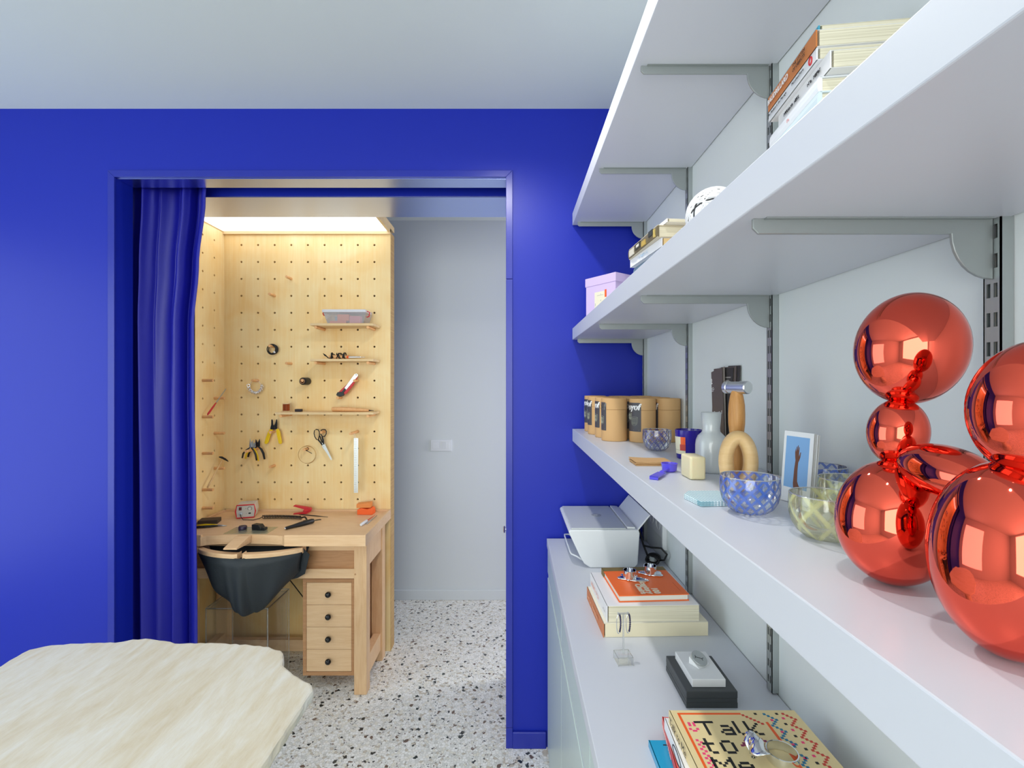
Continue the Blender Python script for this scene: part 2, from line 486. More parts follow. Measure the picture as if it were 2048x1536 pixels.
# ceiling spotlights (just above the frame and behind the photographer)
def spotlight(x, y, power, label):
    t = thing('ceiling_spotlight', label, 'lamp', (x, y, ZT - .055), group='ceiling spotlights')
    mb = MB(); mb.lathe([(.0001, .055), (.05, .055), (.05, .045), (.022, .043), (.022, .02)], n=24); mb.build('base', M_wplastic, t, smooth='auto')
    mb = MB(); mb.lathe([(.036, .0), (.040, .0), (.040, .03), (.022, .042), (.022, .038), (.036, .027), (.036, .0)], n=24)
    mb.build('shade', M_wplastic, t, smooth='auto')
    l = bpy.data.lights.new('spotlight_bulb', 'SPOT'); l.energy = power; l.shadow_soft_size = 0.03; l.color = (1.0, .97, .93)
    l.spot_size = math.radians(165); l.spot_blend = 0.5
    o = bpy.data.objects.new('spotlight_bulb', l); COL.objects.link(o); o.location = (x, y, ZT - .05)
spotlight(-0.05, 1.20, 24, 'white ceiling spotlight above the cabinet, nearer the blue wall')
spotlight(-0.05, 0.02, 16, 'white ceiling spotlight behind the photographer, above the shelves')

# ------------------------------------------------------------------ stone table
def table():
    ZTAB = 0.75
    t = thing('stone_table', 'low cream stone slab table with a rough broken edge', 'table', (-0.95, 0.85, 0))
    cr = [(0, 295), (60, 255), (190, 185), (330, 155), (530, 145), (740, 138), (850, 122), (930, 115), (1060, 128), (1120, 145), (1390, 140), (1600, 158),
          (1720, 168), (1790, 195), (1815, 212), (1812, 250), (1808, 285), (1835, 310), (1880, 350), (1960, 390), (1998, 420), (2000, 450)]
    pts = [PZ(x / 3.2, 1240 + y / 3.2, ZTAB) for x, y in cr]
    pts += [Vector((-.483, 1.06, ZTAB)), Vector((-.484, .92, ZTAB)), Vector((-.484, .75, ZTAB)), Vector((-.50, .58, ZTAB)), Vector((-.62, .46, ZTAB)), Vector((-.95, .42, ZTAB)),
            Vector((-1.3, .5, ZTAB)), Vector((-1.55, .68, ZTAB)), Vector((-1.62, .9, ZTAB)), Vector((-1.5, 1.12, ZTAB))]
    fine = []
    n = len(pts); rr = random.Random(5)
    for i in range(n):
        a, b = pts[i], pts[(i + 1) % n]
        k = max(1, int((b - a).length / .014))
        rough = 0.0028 if (i < 21 or i > 25) else 0.0008
        for q in range(k):
            p = a.lerp(b, q / k)
            d = (b - a).normalized(); nn = Vector((d.y, -d.x, 0))
            fine.append(p + nn * (mnoise.noise(p * 55) * rough * 1.6 + rr.uniform(-1, 1) * rough * .4))
    m = len(fine); c = Vector((-.98, .85, ZTAB))
    rings = []
    for (sh, dz, ja) in ((-.006, 0, .001), (-.001, -.0015, .002), (.002, -.007, .003), (.003, -.016, .004), (-.002, -.027, .004), (-.014, -.034, .003)):
        ring = []
        for i, p in enumerate(fine):
            d = (p - c); d.z = 0; d.normalize()
            nz = mnoise.noise(p * 40 + Vector((0, 0, dz * 900)))
            ring.append(p + d * (sh + nz * ja) + Vector((0, 0, dz + nz * ja * .35)))
        rings.append(ring)
    vs = [v for r in rings for v in r]
    fs = []
    for j in range(len(rings) - 1):
        for i in range(m):
            i2 = (i + 1) % m
            fs.append((j * m + i, (j + 1) * m + i, (j + 1) * m + i2, j * m + i2))
    fs.append(list(range(m))[::-1]); fs.append([(len(rings) - 1) * m + i for i in range(m)])
    mb = MB(); mb.add(vs, fs)
    mb.build('slab', M_stone, t, world=True)
    mb = MB(); mb.lathe([(.0001, 0), (.26, 0), (.26, .03), (.14, .09), (.12, .4), (.2, .715), (.0001, .715)], c=(-.95, .85, 0), n=32)
    mb.build('pedestal', M_stone, t, smooth='auto', world=True)
table()

# ------------------------------------------------------------------ shelves on the right wall
XF = 0.247
SH = {'A': (1.6705, 1.7175), 'B': (1.257, 1.307), 'C': (2.139, 2.188)}
for k, lab in (('C', 'top white wall shelf just below the ceiling'), ('A', 'middle white wall shelf carrying the stacked books'), ('B', 'lower white wall shelf carrying glass bowls and brown canisters')):
    z0, z1 = SH[k]
    mb = MB(); mb.box(XF, XR - .002, -0.35, 1.942, z0, z1)
    tag(mb.build('wall_shelf', M_lam, bevel=.0015), lab, 'shelf', 'white wall shelves')
UY = [0.5106, 0.9607, 1.421, 1.897]
UN = ['nearest the camera', 'second from the camera', 'third from the camera', 'next to the blue wall']
UW, UD = 0.019, 0.0145
def upright(y, lab):
    x0 = XR - UD; z0, z1 = 0.864, 2.50
    mb = MB()
    for a, b in ((0, .0035), (.0078, .0112), (.0155, UW)):
        mb.box(x0, x0 + .0015, y + a, y + b, z0, z1)
    z = z0; i = 0
    while z < z1:
        for a, b in ((.0035, .0078), (.0112, .0155)):
            mb.box(x0, x0 + .0015, y + a, y + b, z, min(z + .0165, z1))
        z += .032
    mb.box(x0, XR - .0005, y, y + .0014, z0, z1); mb.box(x0, XR - .0005, y + UW - .0014, y + UW, z0, z1)
    mb.box(x0 + .004, XR - .0005, y + .009, y + .0098, z0, z1)
    o = mb.build('shelf_upright', M_steel)
    tag(o, lab, 'upright', 'slotted wall uprights')
for y, n in zip(UY, UN):
    upright(y, 'slotted steel shelf upright on the right wall, ' + n)
def bracket(y, ztop, lab):
    x1 = XR - UD - .0005; x0 = XF + .016
    H, G = .0165, .046
    poly = [(x0, ztop), (x1, ztop), (x1, ztop - .066)]
    for i in range(1, 9):      # quarter disc bulging down and forward
        a = PI / 2 * i / 8
        poly.append((x1 - G * math.sin(a) * .98, ztop - H - .0495 * math.cos(a)))
    poly += [(x1 - G - .006, ztop - H), (x0 + .006, ztop - H), (x0, ztop - H + .006)]
    t = thing('shelf_bracket', lab, 'bracket', (XR - UD, y + UW / 2, ztop - .066), group='steel shelf brackets')
    mb = MB(); mb.prism([(x, y + .0075, z) for x, z in poly], (0, .004, 0)); mb.build('plate', M_bracket, t, world=True, bevel=.0006, seg=1)
    mb = MB(); mb.box(x0 + .012, x1 - .004, y + .002, y + .0165, ztop - .0014, ztop - .0002); mb.build('flange', M_bracket, t, world=True)
for k, nm in (('C', 'top'), ('A', 'middle'), ('B', 'lower')):
    for y, n in zip(UY, UN):
        bracket(y, SH[k][0], 'grey steel bracket under the %s shelf, %s' % (nm, n))

# ------------------------------------------------------------------ base cabinet
ZCAB = 0.861
XC = 0.1417
mb = MB(); mb.box(XC, XR - .002, -0.35, 1.935, ZCAB - .032, ZCAB)
tag(mb.build('cabinet_worktop', M_lam, bevel=.0015), 'long white worktop of the low cabinet along the right wall', 'worktop')
ys = [1.932, 1.40, 0.885, 0.37, -0.145]
for i in range(4):
    y1, y0 = ys[i], ys[i + 1]
    t = thing('base_cabinet', 'pale glossy base cabinet with a drawer over a door, ' + ('next to the blue wall', 'second from the blue wall', 'third from the blue wall', 'nearest the camera')[i], 'cabinet', (.35, (y0 + y1) / 2, 0), group='base cabinets under the worktop')
    xb = XC + .025
    mb = MB(); mb.box(xb, XR - .002, y0 + .001, y1 - .001, .0, ZCAB - .0325); mb.build('body', M_lamc, t, world=True)
    mb = MB(); mb.box(XC + .003, xb - .0005, y0 + .002, y1 - .002, .726, ZCAB - .0345); mb.build('drawer', M_door, t, world=True, bevel=.0015)
    d = None
    mb = MB(); mb.box(XC + .003, xb - .0005, y0 + .002, y1 - .002, .012, .704); d = mb.build('door', M_door, t, world=True, bevel=.0015)
    mb = MB(); mb.box(XC + .006, xb - .0005, y0 + .002, y1 - .002, .7045, .7255); mb.build('handle_strip', M_lam, t, world=True)

# ------------------------------------------------------------------ books
def book(name, lab, x0, x1, y0, y1, z0, z1, cover, spine='L', pagecol=None, rz=0.0, hard=True, spinemat=None, group=None, open_side=None):
    """closed book lying flat; spine on the left (-X) or back (+Y) side. returns root (local frame centred at the base)"""
    cx, cy = (x0 + x1) / 2, (y0 + y1) / 2
    t = thing(name, lab, 'book', (cx, cy, z0), rz, group)
    w, d, h = (x1 - x0) / 2, (y1 - y0) / 2, z1 - z0
    ct = .0022 if hard else .0008
    e = .003 if hard else .0004
    mb = MB()
    mb.box(-w, w, -d, d, 0, ct); mb.box(-w, w, -d, d, h - ct, h)
    mb.build('cover', cover, t, bevel=.0005, seg=1)
    mb = MB()
    if spine == 'L':
        if hard:
            poly = [(-w + .002, 0), (-w - .001, h * .12), (-w - .0022, h * .35), (-w - .0022, h * .65), (-w - .001, h * .88), (-w + .002, h), (-w + .004, h - .001), (-w + .004, .001)]
            mb.prism([(x, -d, z) for x, z in poly], (0, 2 * d, 0))
        else:
            mb.box(-w - .0004, -w + .0015, -d, d, 0, h)
    else:
        mb.box(-w, w, d - .002, d + .0006, 0, h)
    mb.build('spine', spinemat or cover, t)
    mb = MB()
    if spine == 'L':
        mb.box(-w + .0045, w - e, -d + e, d - e, ct + .0001, h - ct - .0001)
    else:
        mb.box(-w + e, w - e, -d + e, d - .0025, ct + .0001, h - ct - .0001)
    mb.build('pages', pagecol or M_pages, t)
    t['hw'] = w; t['hd'] = d; t['hh'] = h
    return t
def spine_text(t, s, size, y, m, z=None, **kw):
    """reads from the far end towards the camera on a left-hand spine"""
    w, h = t['hw'], t['hh']
    M = frame((-w - .0027, y, h * .5 if z is None else z), (0, -1, 0), (0, 0, 1), (-1, 0, 0))
    return text(s, size, M, m, t, world=False, **kw)

def spine_marks(t, n, size, y, m):
    """lettering too small to read: a row of uneven strokes"""
    rr = random.Random(n * 7 + int(size * 1e5)); mb = MB(); x = -t['hw'] - .0028; z0 = t['hh'] * .5 - size * .36
    for i in range(n):
        w = size * rr.uniform(.28, .55)
        if rr.random() > .14:
            mb.box(x, x + .0004, y - w * .35, y, z0, z0 + size * rr.uniform(.55, .8))
            mb.box(x, x + .0004, y - w, y, z0 + size * rr.choice((0, .3, .6)), z0 + size * .12 + size * rr.choice((0.02, .3, .6)))
        y -= w + size * .16
    o = mb.build('lettering', m, t); o['kind'] = 'stuff'
    return o

# -- large stack on the middle shelf
ZA = SH['A'][1]
stk = [  # bottom up: thickness, cover, spine, hard, dx, dy, name label
    (.041, (150, 160, 166), None, 1, .006, .0, 'grey hardback at the bottom of the big stack on the middle shelf'),
    (.040, (206, 208, 204), None, 1, .003, .0, 'second book up of the big stack on the middle shelf, pale grey'),
    (.0335, (196, 206, 210), None, 1, .002, .0, 'third book up of the big stack on the middle shelf, bluish grey'),
    (.0165, (98, 148, 140), None, 1, .010, .006, 'thin green hardback low in the big stack on the middle shelf'),
    (.025, (206, 222, 228), None, 1, .0, -.006, 'pale blue hardback with rounded spine in the big stack'),
    (.023, (232, 236, 240), None, 1, .004, .0, 'glossy white hardback with rounded spine in the big stack'),
    (.023, (238, 238, 238), None, 0, .008, -.016, 'thick white paperback with black spine lettering in the big stack'),
    (.0155, (240, 242, 244), None, 0, .002, .002, 'thin white paperback with a small red ring on its spine'),
    (.0225, (240, 240, 240), (208, 128, 66), 0, .0, .0, 'white paperback with an orange spine near the top of the big stack'),
    (.0085, (226, 222, 200), (70, 170, 200), 0, .006, .004, 'thin cream and turquoise booklet on top of the big book stack')]
z = ZA + .0006
rzb = -math.atan2(.03, .245)
for i, (h, c, sc, hard, dx, dy, lab) in enumerate(stk):
    cm = flat('cover_%d' % i, c, .35); sm = flat('spine_%d' % i, sc, .45) if sc else None
    b = book('book', lab, .412 + dx, .412 + dx + .115, .622 + dy, .775 + dy, z, z + h, cm, 'L', None, rzb, bool(hard), sm, 'books in the big stack on the middle shelf')
    if i == 8:
        spine_text(b, 'BAUDRILLARD', .0112, .073, M_whiteink, offset=.0003)
        spine_text(b, 'THE SYSTEM', .0068, -.014, M_ink, z=.0150); spine_text(b, 'OF OBJECTS', .0068, -.014, M_ink, z=.0080)
    elif i == 7:
        spine_text(b, 'The Medium is the Massage', .0060, .074, M_ink); spine_text(b, 'McLuhan/Fiore', .0060, -.010, M_ink)
        mb = MB(); q = [(-b['hw'] - .0012, -.062 + .0038 * math.cos(a * PI / 12), .0078 + .0052 * math.sin(a * PI / 12)) for a in range(24)]
        mb.tube(q, .0009, 6, closed=True); mb.build('emblem', M_red, b)
    elif i == 6:
        spine_marks(b, 14, .0066, .052, M_ink); spine_marks(b, 9, .0066, -.022, M_ink)
    elif i == 5:
        spine_marks(b, 4, .006, .02, flat('pink_ink', (236, 170, 170)))
    elif i == 4:
        spine_marks(b, 12, .009, .06, flat('teal_ink', (60, 130, 134)))
    z += h + .0002

# -- small stack further along the middle shelf
z = ZA + .0006
for h, x0, y0, rz, c, sc, hard, lab in (
        (.034, .315, 1.04, .04, (60, 78, 104), None, 1, 'dark navy book at the bottom of the small stack beside the lilac box'),
        (.034, .322, 1.035, .10, (118, 146, 168), None, 1, 'blue grey book under the white one in the small stack'),
        (.019, .312, 1.03, .11, (238, 240, 246), None, 0, 'white paperback in the middle of the small stack'),
        (.0265, .305, 1.025, .075, (206, 196, 170), (112, 102, 78), 1, 'thick book with a dark gold patterned spine in the small stack'),
        (.0078, .318, 1.01, .1, (240, 236, 224), (246, 244, 240), 0, 'thin white booklet on top of the small stack by the lilac box')):
    cm = flat('cover_%s' % lab[:12], c, .4); sm = flat('spine_%s' % lab[:12], sc, .45) if sc else None
    b = book('book', lab, x0, x0 + .135, y0, y0 + .19, z, z + h, cm, 'L', flat('tan_pages', (226, 196, 140)) if lab.startswith('white paper') else None, rz, bool(hard), sm, 'books in the small stack on the middle shelf')
    if 'gold' in lab:
        for k, (ya, yb, za, zb, cc) in enumerate([(.05, .085, .004, .02, (210, 204, 190)), (.005, .04, .008, .022, (60, 58, 50)), (-.03, -.005, .004, .016, (190, 160, 80)), (-.075, -.05, .012, .024, (52, 56, 54)), (-.088, -.08, .003, .02, (200, 176, 100)), (.012, .03, .012, .018, (226, 222, 210))]):
            mb = MB(); mb.box(-b['hw'] - .0034 - .0002 * k, -b['hw'] + .001, ya, yb, za, zb); mb.build('spine_print', flat('gold_print_%d' % k, cc), b)
    if lab.startswith('thin white'):
        mb = MB(); mb.box(-b['hw'] - .0007, -b['hw'] + .001, .078, .086, .001, .007); mb.build('spine_print', M_red, b)
    if lab.startswith('white paper'):
        spine_marks(b, 10, .009, .03, flat('sky_ink', (178, 206, 232)))
    z += h + .0002
# peach paper packet in front of it
t = thing('paper_packet', 'peach paper packet beside the small book stack on the middle shelf', 'packet', (.390, .868, ZA + .0006), .42)
mb = MB(); mb.box(-.04, .04, -.05, .05, 0, .083); mb.build('wrap', flat('peach_paper', (244, 204, 160), .7), t, bevel=.003)
mb = MB(); mb.box(-.0405, .0405, -.006, .006, -.0, .0836); mb.build('band', M_wpaper, t)

# -- striped skein
t = thing('yarn_ball', 'white ball of yarn with thin black stripes on the middle shelf', 'yarn', (.325, .765, ZA + .0006))
mb = MB(); mb.ell((0, 0, .0425), (.042, .042, .0405), 28, 18); mb.build('core', flat('white_yarn', (232, 232, 234), .9), t, smooth=True)
rr = random.Random(11)
for nm, cnt, m_, r_ in (('strand', 46, flat('white_yarn', (0, 0, 0)), .0017), ('dark_strand', 30, flat('black_yarn', (52, 52, 56), .9), .0012)):
    mb = MB()
    for i in range(cnt):
        ax = Vector((rr.gauss(.25, .35), rr.gauss(.9, .3), rr.gauss(.35, .4))).normalized()
        u = ax.orthogonal().normalized(); w = ax.cross(u); off = rr.uniform(-.6, .6)
        q = math.sqrt(1 - off * off) * .0425
        mb.tube([Vector((0, 0, .0435)) + ax * off * .0425 + (u * math.cos(a * PI / 14) + w * math.sin(a * PI / 14)) * q * (1.0 if r_ < .001 else .985) for a in range(28)], r_, 5, closed=True)
    o = mb.build(nm, m_, t, smooth=True); o['kind'] = 'stuff'

# -- lilac box
def lilac():
    a = Vector((.3784, 1.7365)); b = Vector((.2878, 1.86)); e1 = (b - a); L = e1.length; e1.normalize(); e2 = Vector((e1.y, -e1.x))
    if e2.x < 0: e2 = -e2
    t = thing('gift_box', 'lilac cardboard box with a lid on the middle shelf', 'box', (a.x, a.y, ZA + .0006), math.atan2(e2.y, e2.x))
    D, H = .098, .182
    ml = flat('lilac_card', (212, 190, 232), .6)
    mb = MB(); mb.box(.0015, D - .0015, .0015, L - .0015, 0, H - .02); mb.build('box_body', ml, t, bevel=.001)
    mb = MB(); mb.box(-.001, D + .001, -.001, L + .001, H - .033, H); mb.build('lid', ml, t, bevel=.0015)
    mb = MB(); mb.box(.0005, .0015, .045, .105, .055, .122); o = mb.build('paper_label', M_paper, t)
    mb = MB(); mb.box(-.0002, .0005, .0445, .053, .098, .126); mb.build('orange_print', M_orange, o)
    mb = MB(); mb.box(-.0002, .0005, .06, .092, .108, .109); mb.box(-.0002, .0005, .072, .074, .111, .113); mb.box(-.0002, .0005, .072, .074, .086, .090); mb.box(-.0002, .0005, .100, .102, .07, .08); mb.build('small_print', M_gplastic, o)
lilac()

# ------------------------------------------------------------------ lower shelf: canisters
ZB = SH['B'][1]
CR, CH = .0410, .137
M_label = mat('charcoal_label', (72, 70, 76), .5)
def cyl_wrap(pts, r, z0, a_right):
    """pts (u to the right, v up, n out) -> on the cylinder; u=0 sits at angle a_right, u grows anticlockwise seen from above"""
    out = []
    for p in pts:
        a = a_right + p[0] / r
        rr_ = r + p[2]
        out.append((rr_ * math.cos(a), rr_ * math.sin(a), z0 + p[1]))
    return out
def make_canister():
    t = thing('kraft_canister', 'x', 'canister', (0, 0, 0), 0, 'kraft card canisters on the lower shelf')
    mb = MB(); mb.lathe([(.0001, 0), (CR - .0015, 0), (CR, .0015), (CR, CH - .0365), (CR - .001, CH - .0362), (.0001, CH - .036)], n=48); mb.build('body', M_kraft, t, smooth='auto')
    mb = MB(); mb.lathe([(CR - .001, CH - .036), (CR + .0002, CH - .0355), (CR + .0002, CH - .0015), (CR - .001, CH), (CR - .004, CH), (CR - .0042, CH - .002), (.0001, CH - .002)], n=48); mb.build('lid', M_kraft, t, smooth='auto')
    # label: 90 degrees wide, from angle 0 to -90deg (viewed from outside u grows to the right)
    lw, z0, z1 = CR * PI / 2, .034, .124
    n = 20; vs = []; fs = []
    r = CR + .0006
    outline = []
    for i in range(n + 1):
        u = lw * i / n
        cut = .006
        zt = z1 - (cut - math.sqrt(max(0, cut ** 2 - max(0, cut - (lw - u)) ** 2)))
        outline.append((u, z0, zt))
    vs = [q for (u, a, b) in outline for q in cyl_wrap([(u, a, 0), (u, b, 0)], r, 0, 0)]
    fs = [(2 * i, 2 * i + 2, 2 * i + 3, 2 * i + 1) for i in range(n)]
    mb = MB(); mb.add(vs, fs); lb = mb.build('label', M_label, t, smooth=True)
    tv, tf = textmesh('noyof', .026, 'RIGHT', .0001, 0.18, .0011)
    mb = MB(); mb.add(cyl_wrap([(lw - .004 + p.x, .110 + p.y, .0003) for p in tv], r, 0, 0), tf); mb.build('lettering', M_whiteink, lb)
    mb = MB()
    def line(pts, rad=.00035):
        mb.tube(cyl_wrap([(u, v, .0002) for u, v in pts], r, 0, 0), rad, 5)
    def bowl(u, v, w, h):
        line([(u + w * math.cos(a * PI / 10), v + w * .16 * math.sin(a * PI / 10)) for a in range(21)])
        line([(u + w * math.cos(PI + a * PI / 12), v - h * abs(math.sin(a * PI / 12)) ** .6) for a in range(13)])
        for k in range(-2, 3):
            line([(u + w * .35 * k - w * .1, v - h * .1), (u + w * .3 * k + w * .12, v - h * .85)], .00025)
            line([(u + w * .35 * k + w * .1, v - h * .1), (u + w * .3 * k - w * .12, v - h * .85)], .00025)
    bowl(lw - .023, .078, .0125, .026); bowl(lw - .044, .090, .010, .022)
    line([(lw - .018, .1), (lw - .005, .1)], .0003); line([(lw - .026, .039), (lw - .006, .039)], .0003)
    mb.build('bowl_drawing', flat('sage_ink', (168, 172, 156)), lb)
    return t
can0 = make_canister()
first = True
ordw = ['nearest the camera', 'second', 'third', 'farthest']
ci = 0
cols = {'along the shelf edge': [(.3325, 1.545), (.3290, 1.643), (.3200, 1.745), (.3237, 1.85)], 'in the middle': [(.4152, 1.512), (.4122, 1.612), (.4105, 1.712), (.4105, 1.812)], 'against the wall': [(.4978, 1.525), (.4970, 1.625), (.4950, 1.722), (.4940, 1.822)]}
lefts = {'along the shelf edge': 37, 'in the middle': 4, 'against the wall': 41}
for cname, pts in cols.items():
    for k, (x, y) in enumerate(pts):
        # direction from canister to camera, then turn clockwise so the label's right edge sits left of it
        a = math.atan2(-y, -x) - math.radians(lefts[cname] + R.uniform(-2, 2))
        rot = a - PI / 2        # label right edge is at local angle +90deg
        lab = 'brown kraft card canister in the row %s, %s' % (cname, ordw[k])
        if first:
            can0.location = (x, y, ZB + .0003); can0.rotation_euler = (0, 0, rot); can0['label'] = lab; first = False
        else:
            dup(can0, (x, y, ZB + .0003), rot, lab)

# ------------------------------------------------------------------ glass bowls
def stripes(freq, twist, width, cross=True, soft=.06, op=.78, base=.02):
    def f(m):
        t = nd(m, 'ShaderNodeTexCoord'); s = nd(m, 'ShaderNodeSeparateXYZ'); lk(m, t.outputs['Object'], s.inputs[0])
        at = nd(m, 'ShaderNodeMath', operation='ARCTAN2'); lk(m, s.outputs[1], at.inputs[0]); lk(m, s.outputs[0], at.inputs[1])
        outs = []
        for sg in ((1, -1) if cross else (1,)):
            z = nd(m, 'ShaderNodeMath', operation='MULTIPLY_ADD'); z.inputs[1].default_value = sg * twist
            lk(m, s.outputs[2], z.inputs[0]); lk(m, at.outputs[0], z.inputs[2])
            fr = nd(m, 'ShaderNodeMath', operation='MULTIPLY'); fr.inputs[1].default_value = freq; lk(m, z.outputs[0], fr.inputs[0])
            sn = nd(m, 'ShaderNodeMath', operation='SINE'); lk(m, fr.outputs[0], sn.inputs[0])
            mr = nd(m, 'ShaderNodeMapRange'); mr.inputs['From Min'].default_value = width; mr.inputs['From Max'].default_value = width + soft * 4
            mr.inputs['To Max'].default_value = op; mr.inputs['To Min'].default_value = base
            lk(m, sn.outputs[0], mr.inputs['Value']); outs.append(mr.outputs[0])
        if len(outs) == 1:
            return outs[0]
        mxn = nd(m, 'ShaderNodeMath', operation='MAXIMUM'); lk(m, outs[0], mxn.inputs[0]); lk(m, outs[1], mxn.inputs[1])
        return mxn.outputs[0]
    return f
M_bowlblue = thin_glass('blue_cane_glass', (.95, .97, 1.0), .1, (40, 96, 205), .5, stripes(15, 24, .42, op=.72, base=.05))
M_bowlnavy = thin_glass('navy_cane_glass', (.95, .97, 1.0), .1, (36, 50, 150), .5, stripes(14, 24, .72, op=.75, base=.04))
M_bowlyel = thin_glass('yellow_cane_glass', (.97, .98, .93), .1, (232, 232, 150), .5, stripes(7, 22, .62, True, op=.5, base=.14, soft=.09))
BOWL = [(.0001, .0), (.016, .0), (.0235, .0022), (.031, .0085), (.0365, .018), (.0393, .029), (.0396, .040), (.0388, .052)]
def bowl(name, lab, x, y, m, sc=1.0, rz=0.0, h=1.0):
    t = thing(name, lab, 'bowl', (x, y, ZB + .0004), rz, 'striped glass bowls')
    pr = [(r * sc, z * sc * h) for r, z in BOWL]
    inn = [(max(.0001, r - .0016), z + (.0022 if z < .004 else 0.0)) for r, z in pr][::-1]
    mb = MB(); mb.lathe(pr, n=48); mb.build('glass_wall', m, t, smooth=True)
    mb = MB(); top = pr[-1]; mb.tube([((top[0] - .0006) * math.cos(a * PI / 24), (top[0] - .0006) * math.sin(a * PI / 24), top[1]) for a in range(48)], .0009, 6, closed=True)
    mb.build('rim', M_acredge, t, smooth=True)
    return t
bowl('glass_bowl', 'small navy latticed glass bowl in front of the brown canisters', .398, 1.305, M_bowlnavy, .98, .3, 1.12)
bowl('glass_bowl', 'bright blue latticed glass bowl in front of the wooden ring', .3375, .675, M_bowlblue)
bowl('glass_bowl', 'blue latticed glass bowl behind the postcards', .4925, .763, M_bowlblue, 1, .4)
bowl('glass_bowl', 'pale yellow striped glass bowl nearest the camera', .372, .562, M_bowlyel)
bowl('glass_bowl', 'pale yellow striped glass bowl behind the other yellow one', .4674, .655, M_bowlyel, 1, .7)

# ------------------------------------------------------------------ more lower-shelf things
M_candle = mat('cobalt_glass', (44, 30, 150), .12)
t = thing('candle_glass', 'cobalt blue candle glass with a cream and orange label', 'candle', (.436, 1.172, ZB + .0003), 0)
mb = MB(); mb.lathe([(.0001, 0), (.027, 0), (.0285, .002), (.0325, .070), (.0330, .0705), (.0306, .0705), (.029, .058), (.0001, .058)], n=40); g = mb.build('glass', M_candle, t, smooth='auto')
mb = MB(); mb.lathe([(.0001, .0592), (.0288, .0592)], n=32); mb.build('wax', flat('blue_wax', (70, 60, 170), .5), t)
def cone_patch(r0, r1, z0, z1, a0, a1, off, n=12):
    vs = []
    for i in range(n + 1):
        a = a0 + (a1 - a0) * i / n
        for (r, z) in ((r0, z0), (r1, z1)):
            vs.append(((r + off) * math.cos(a), (r + off) * math.sin(a), z))
    return vs, [(2 * i, 2 * i + 2, 2 * i + 3, 2 * i + 1) for i in range(n)]
af = math.atan2(-1.172, -.436)
rr_ = lambda z: .0285 + (.0325 - .0285) * z / .07
for nm, m_, z0, z1, d0, d1, off in (('label', M_paper, .012, .054, -95, -14, .0004), ('label_orange', M_orange, .034, .054, -36, -14, .0007), ('label_red', flat('brick_ink', (196, 70, 60)), .021, .036, -40, -13, .0009), ('label_line', M_ink, .0212, .0216, -95, -38, .0006)):
    vs, fs = cone_patch(rr_(z0), rr_(z1), z0, z1, af + math.radians(d0), af + math.radians(d1), off)
    mb = MB(); mb.add(vs, fs); mb.build(nm, m_, t, smooth=True)

t = thing('carafe', 'frosted white glass carafe with a flared neck', 'carafe', (.416, .992, ZB + .0003), 0)
mb = MB(); mb.lathe([(.0001, 0), (.027, 0), (.030, .0025), (.0313, .006), (.0313, .055), (.0300, .066), (.0262, .075), (.0205, .0805), (.0178, .084), (.0172, .090), (.0200, .1236), (.0188, .1236), (.0160, .090), (.016, .085)], n=44)
mb.build('glass', M_frost, t, smooth=True)

mb = MB(); mb.box(.339, .369, .903, .955, ZB + .0003, ZB + .0445)
tag(mb.build('soap_bar', mat('ivory_soap', (236, 224, 184), .45, Subsurface_Weight=.15), bevel=.004, seg=3), 'upright ivory soap bar in front of the frosted carafe', 'soap')

t = thing('envelope_stack', 'small stack of brown kraft envelopes lying on the lower shelf', 'envelopes', (.318, 1.09, ZB + .0003), .0)
for i in range(5):
    mb = MB(); a = R.uniform(-.03, .03); mb.M = rotm((R.uniform(-.002, .002), R.uniform(-.002, .002), .0001 + i * .0018), a)
    n = 8; top = []; 
    vs = []; fs = []
    for k in range(n + 1):
        x = -.042 + .084 * k / n; dz = .0 if k < 5 else -.0  # flat body
        lift = .0012 * i * max(0, (n * .45 - k) / n) 
        for yy in (-.031, .031):
            for zz in (0, .0015):
                vs.append((x, yy, zz + lift))
    for k in range(n):
        a_ = 4 * k; b_ = a_ + 4
        fs += [(a_ + 1, b_ + 1, b_ + 3, a_ + 3), (a_, a_ + 2, b_ + 2, b_), (a_, b_, b_ + 1, a_ + 1), (a_ + 2, a_ + 3, b_ + 3, b_ + 2)]
    fs += [(0, 1, 3, 2), (4 * n, 4 * n + 2, 4 * n + 3, 4 * n + 1)]
    mb.add(vs, fs); mb.build('envelope', M_kraft, t)

M_purp = mat('violet_plastic', (92, 84, 226), .25, Subsurface_Weight=.1)
t = thing('measuring_scoop', 'violet plastic measuring scoop beside the soap bar', 'scoop', (.270, .905, ZB + .0003), math.atan2(.112, .075))
mb = MB(); mb.box(0, .052, -.0085, .0085, .0035, .0072); mb.box(0, .002, -.0085, .0085, 0, .0072); mb.build('handle', M_purp, t, bevel=.0012)
mb = MB(); mb.box(.05, .092, -.0042, .0042, .006, .009); mb.build('neck', M_purp, t, bevel=.001)
mb = MB(); mb.lathe([(.0001, 0), (.011, 0), (.0145, .003), (.0165, .0165), (.0172, .0175), (.0155, .0175), (.0135, .004), (.0001, .002)], c=(.106, 0, 0), n=28); mb.build('cup', M_purp, t, smooth='auto')

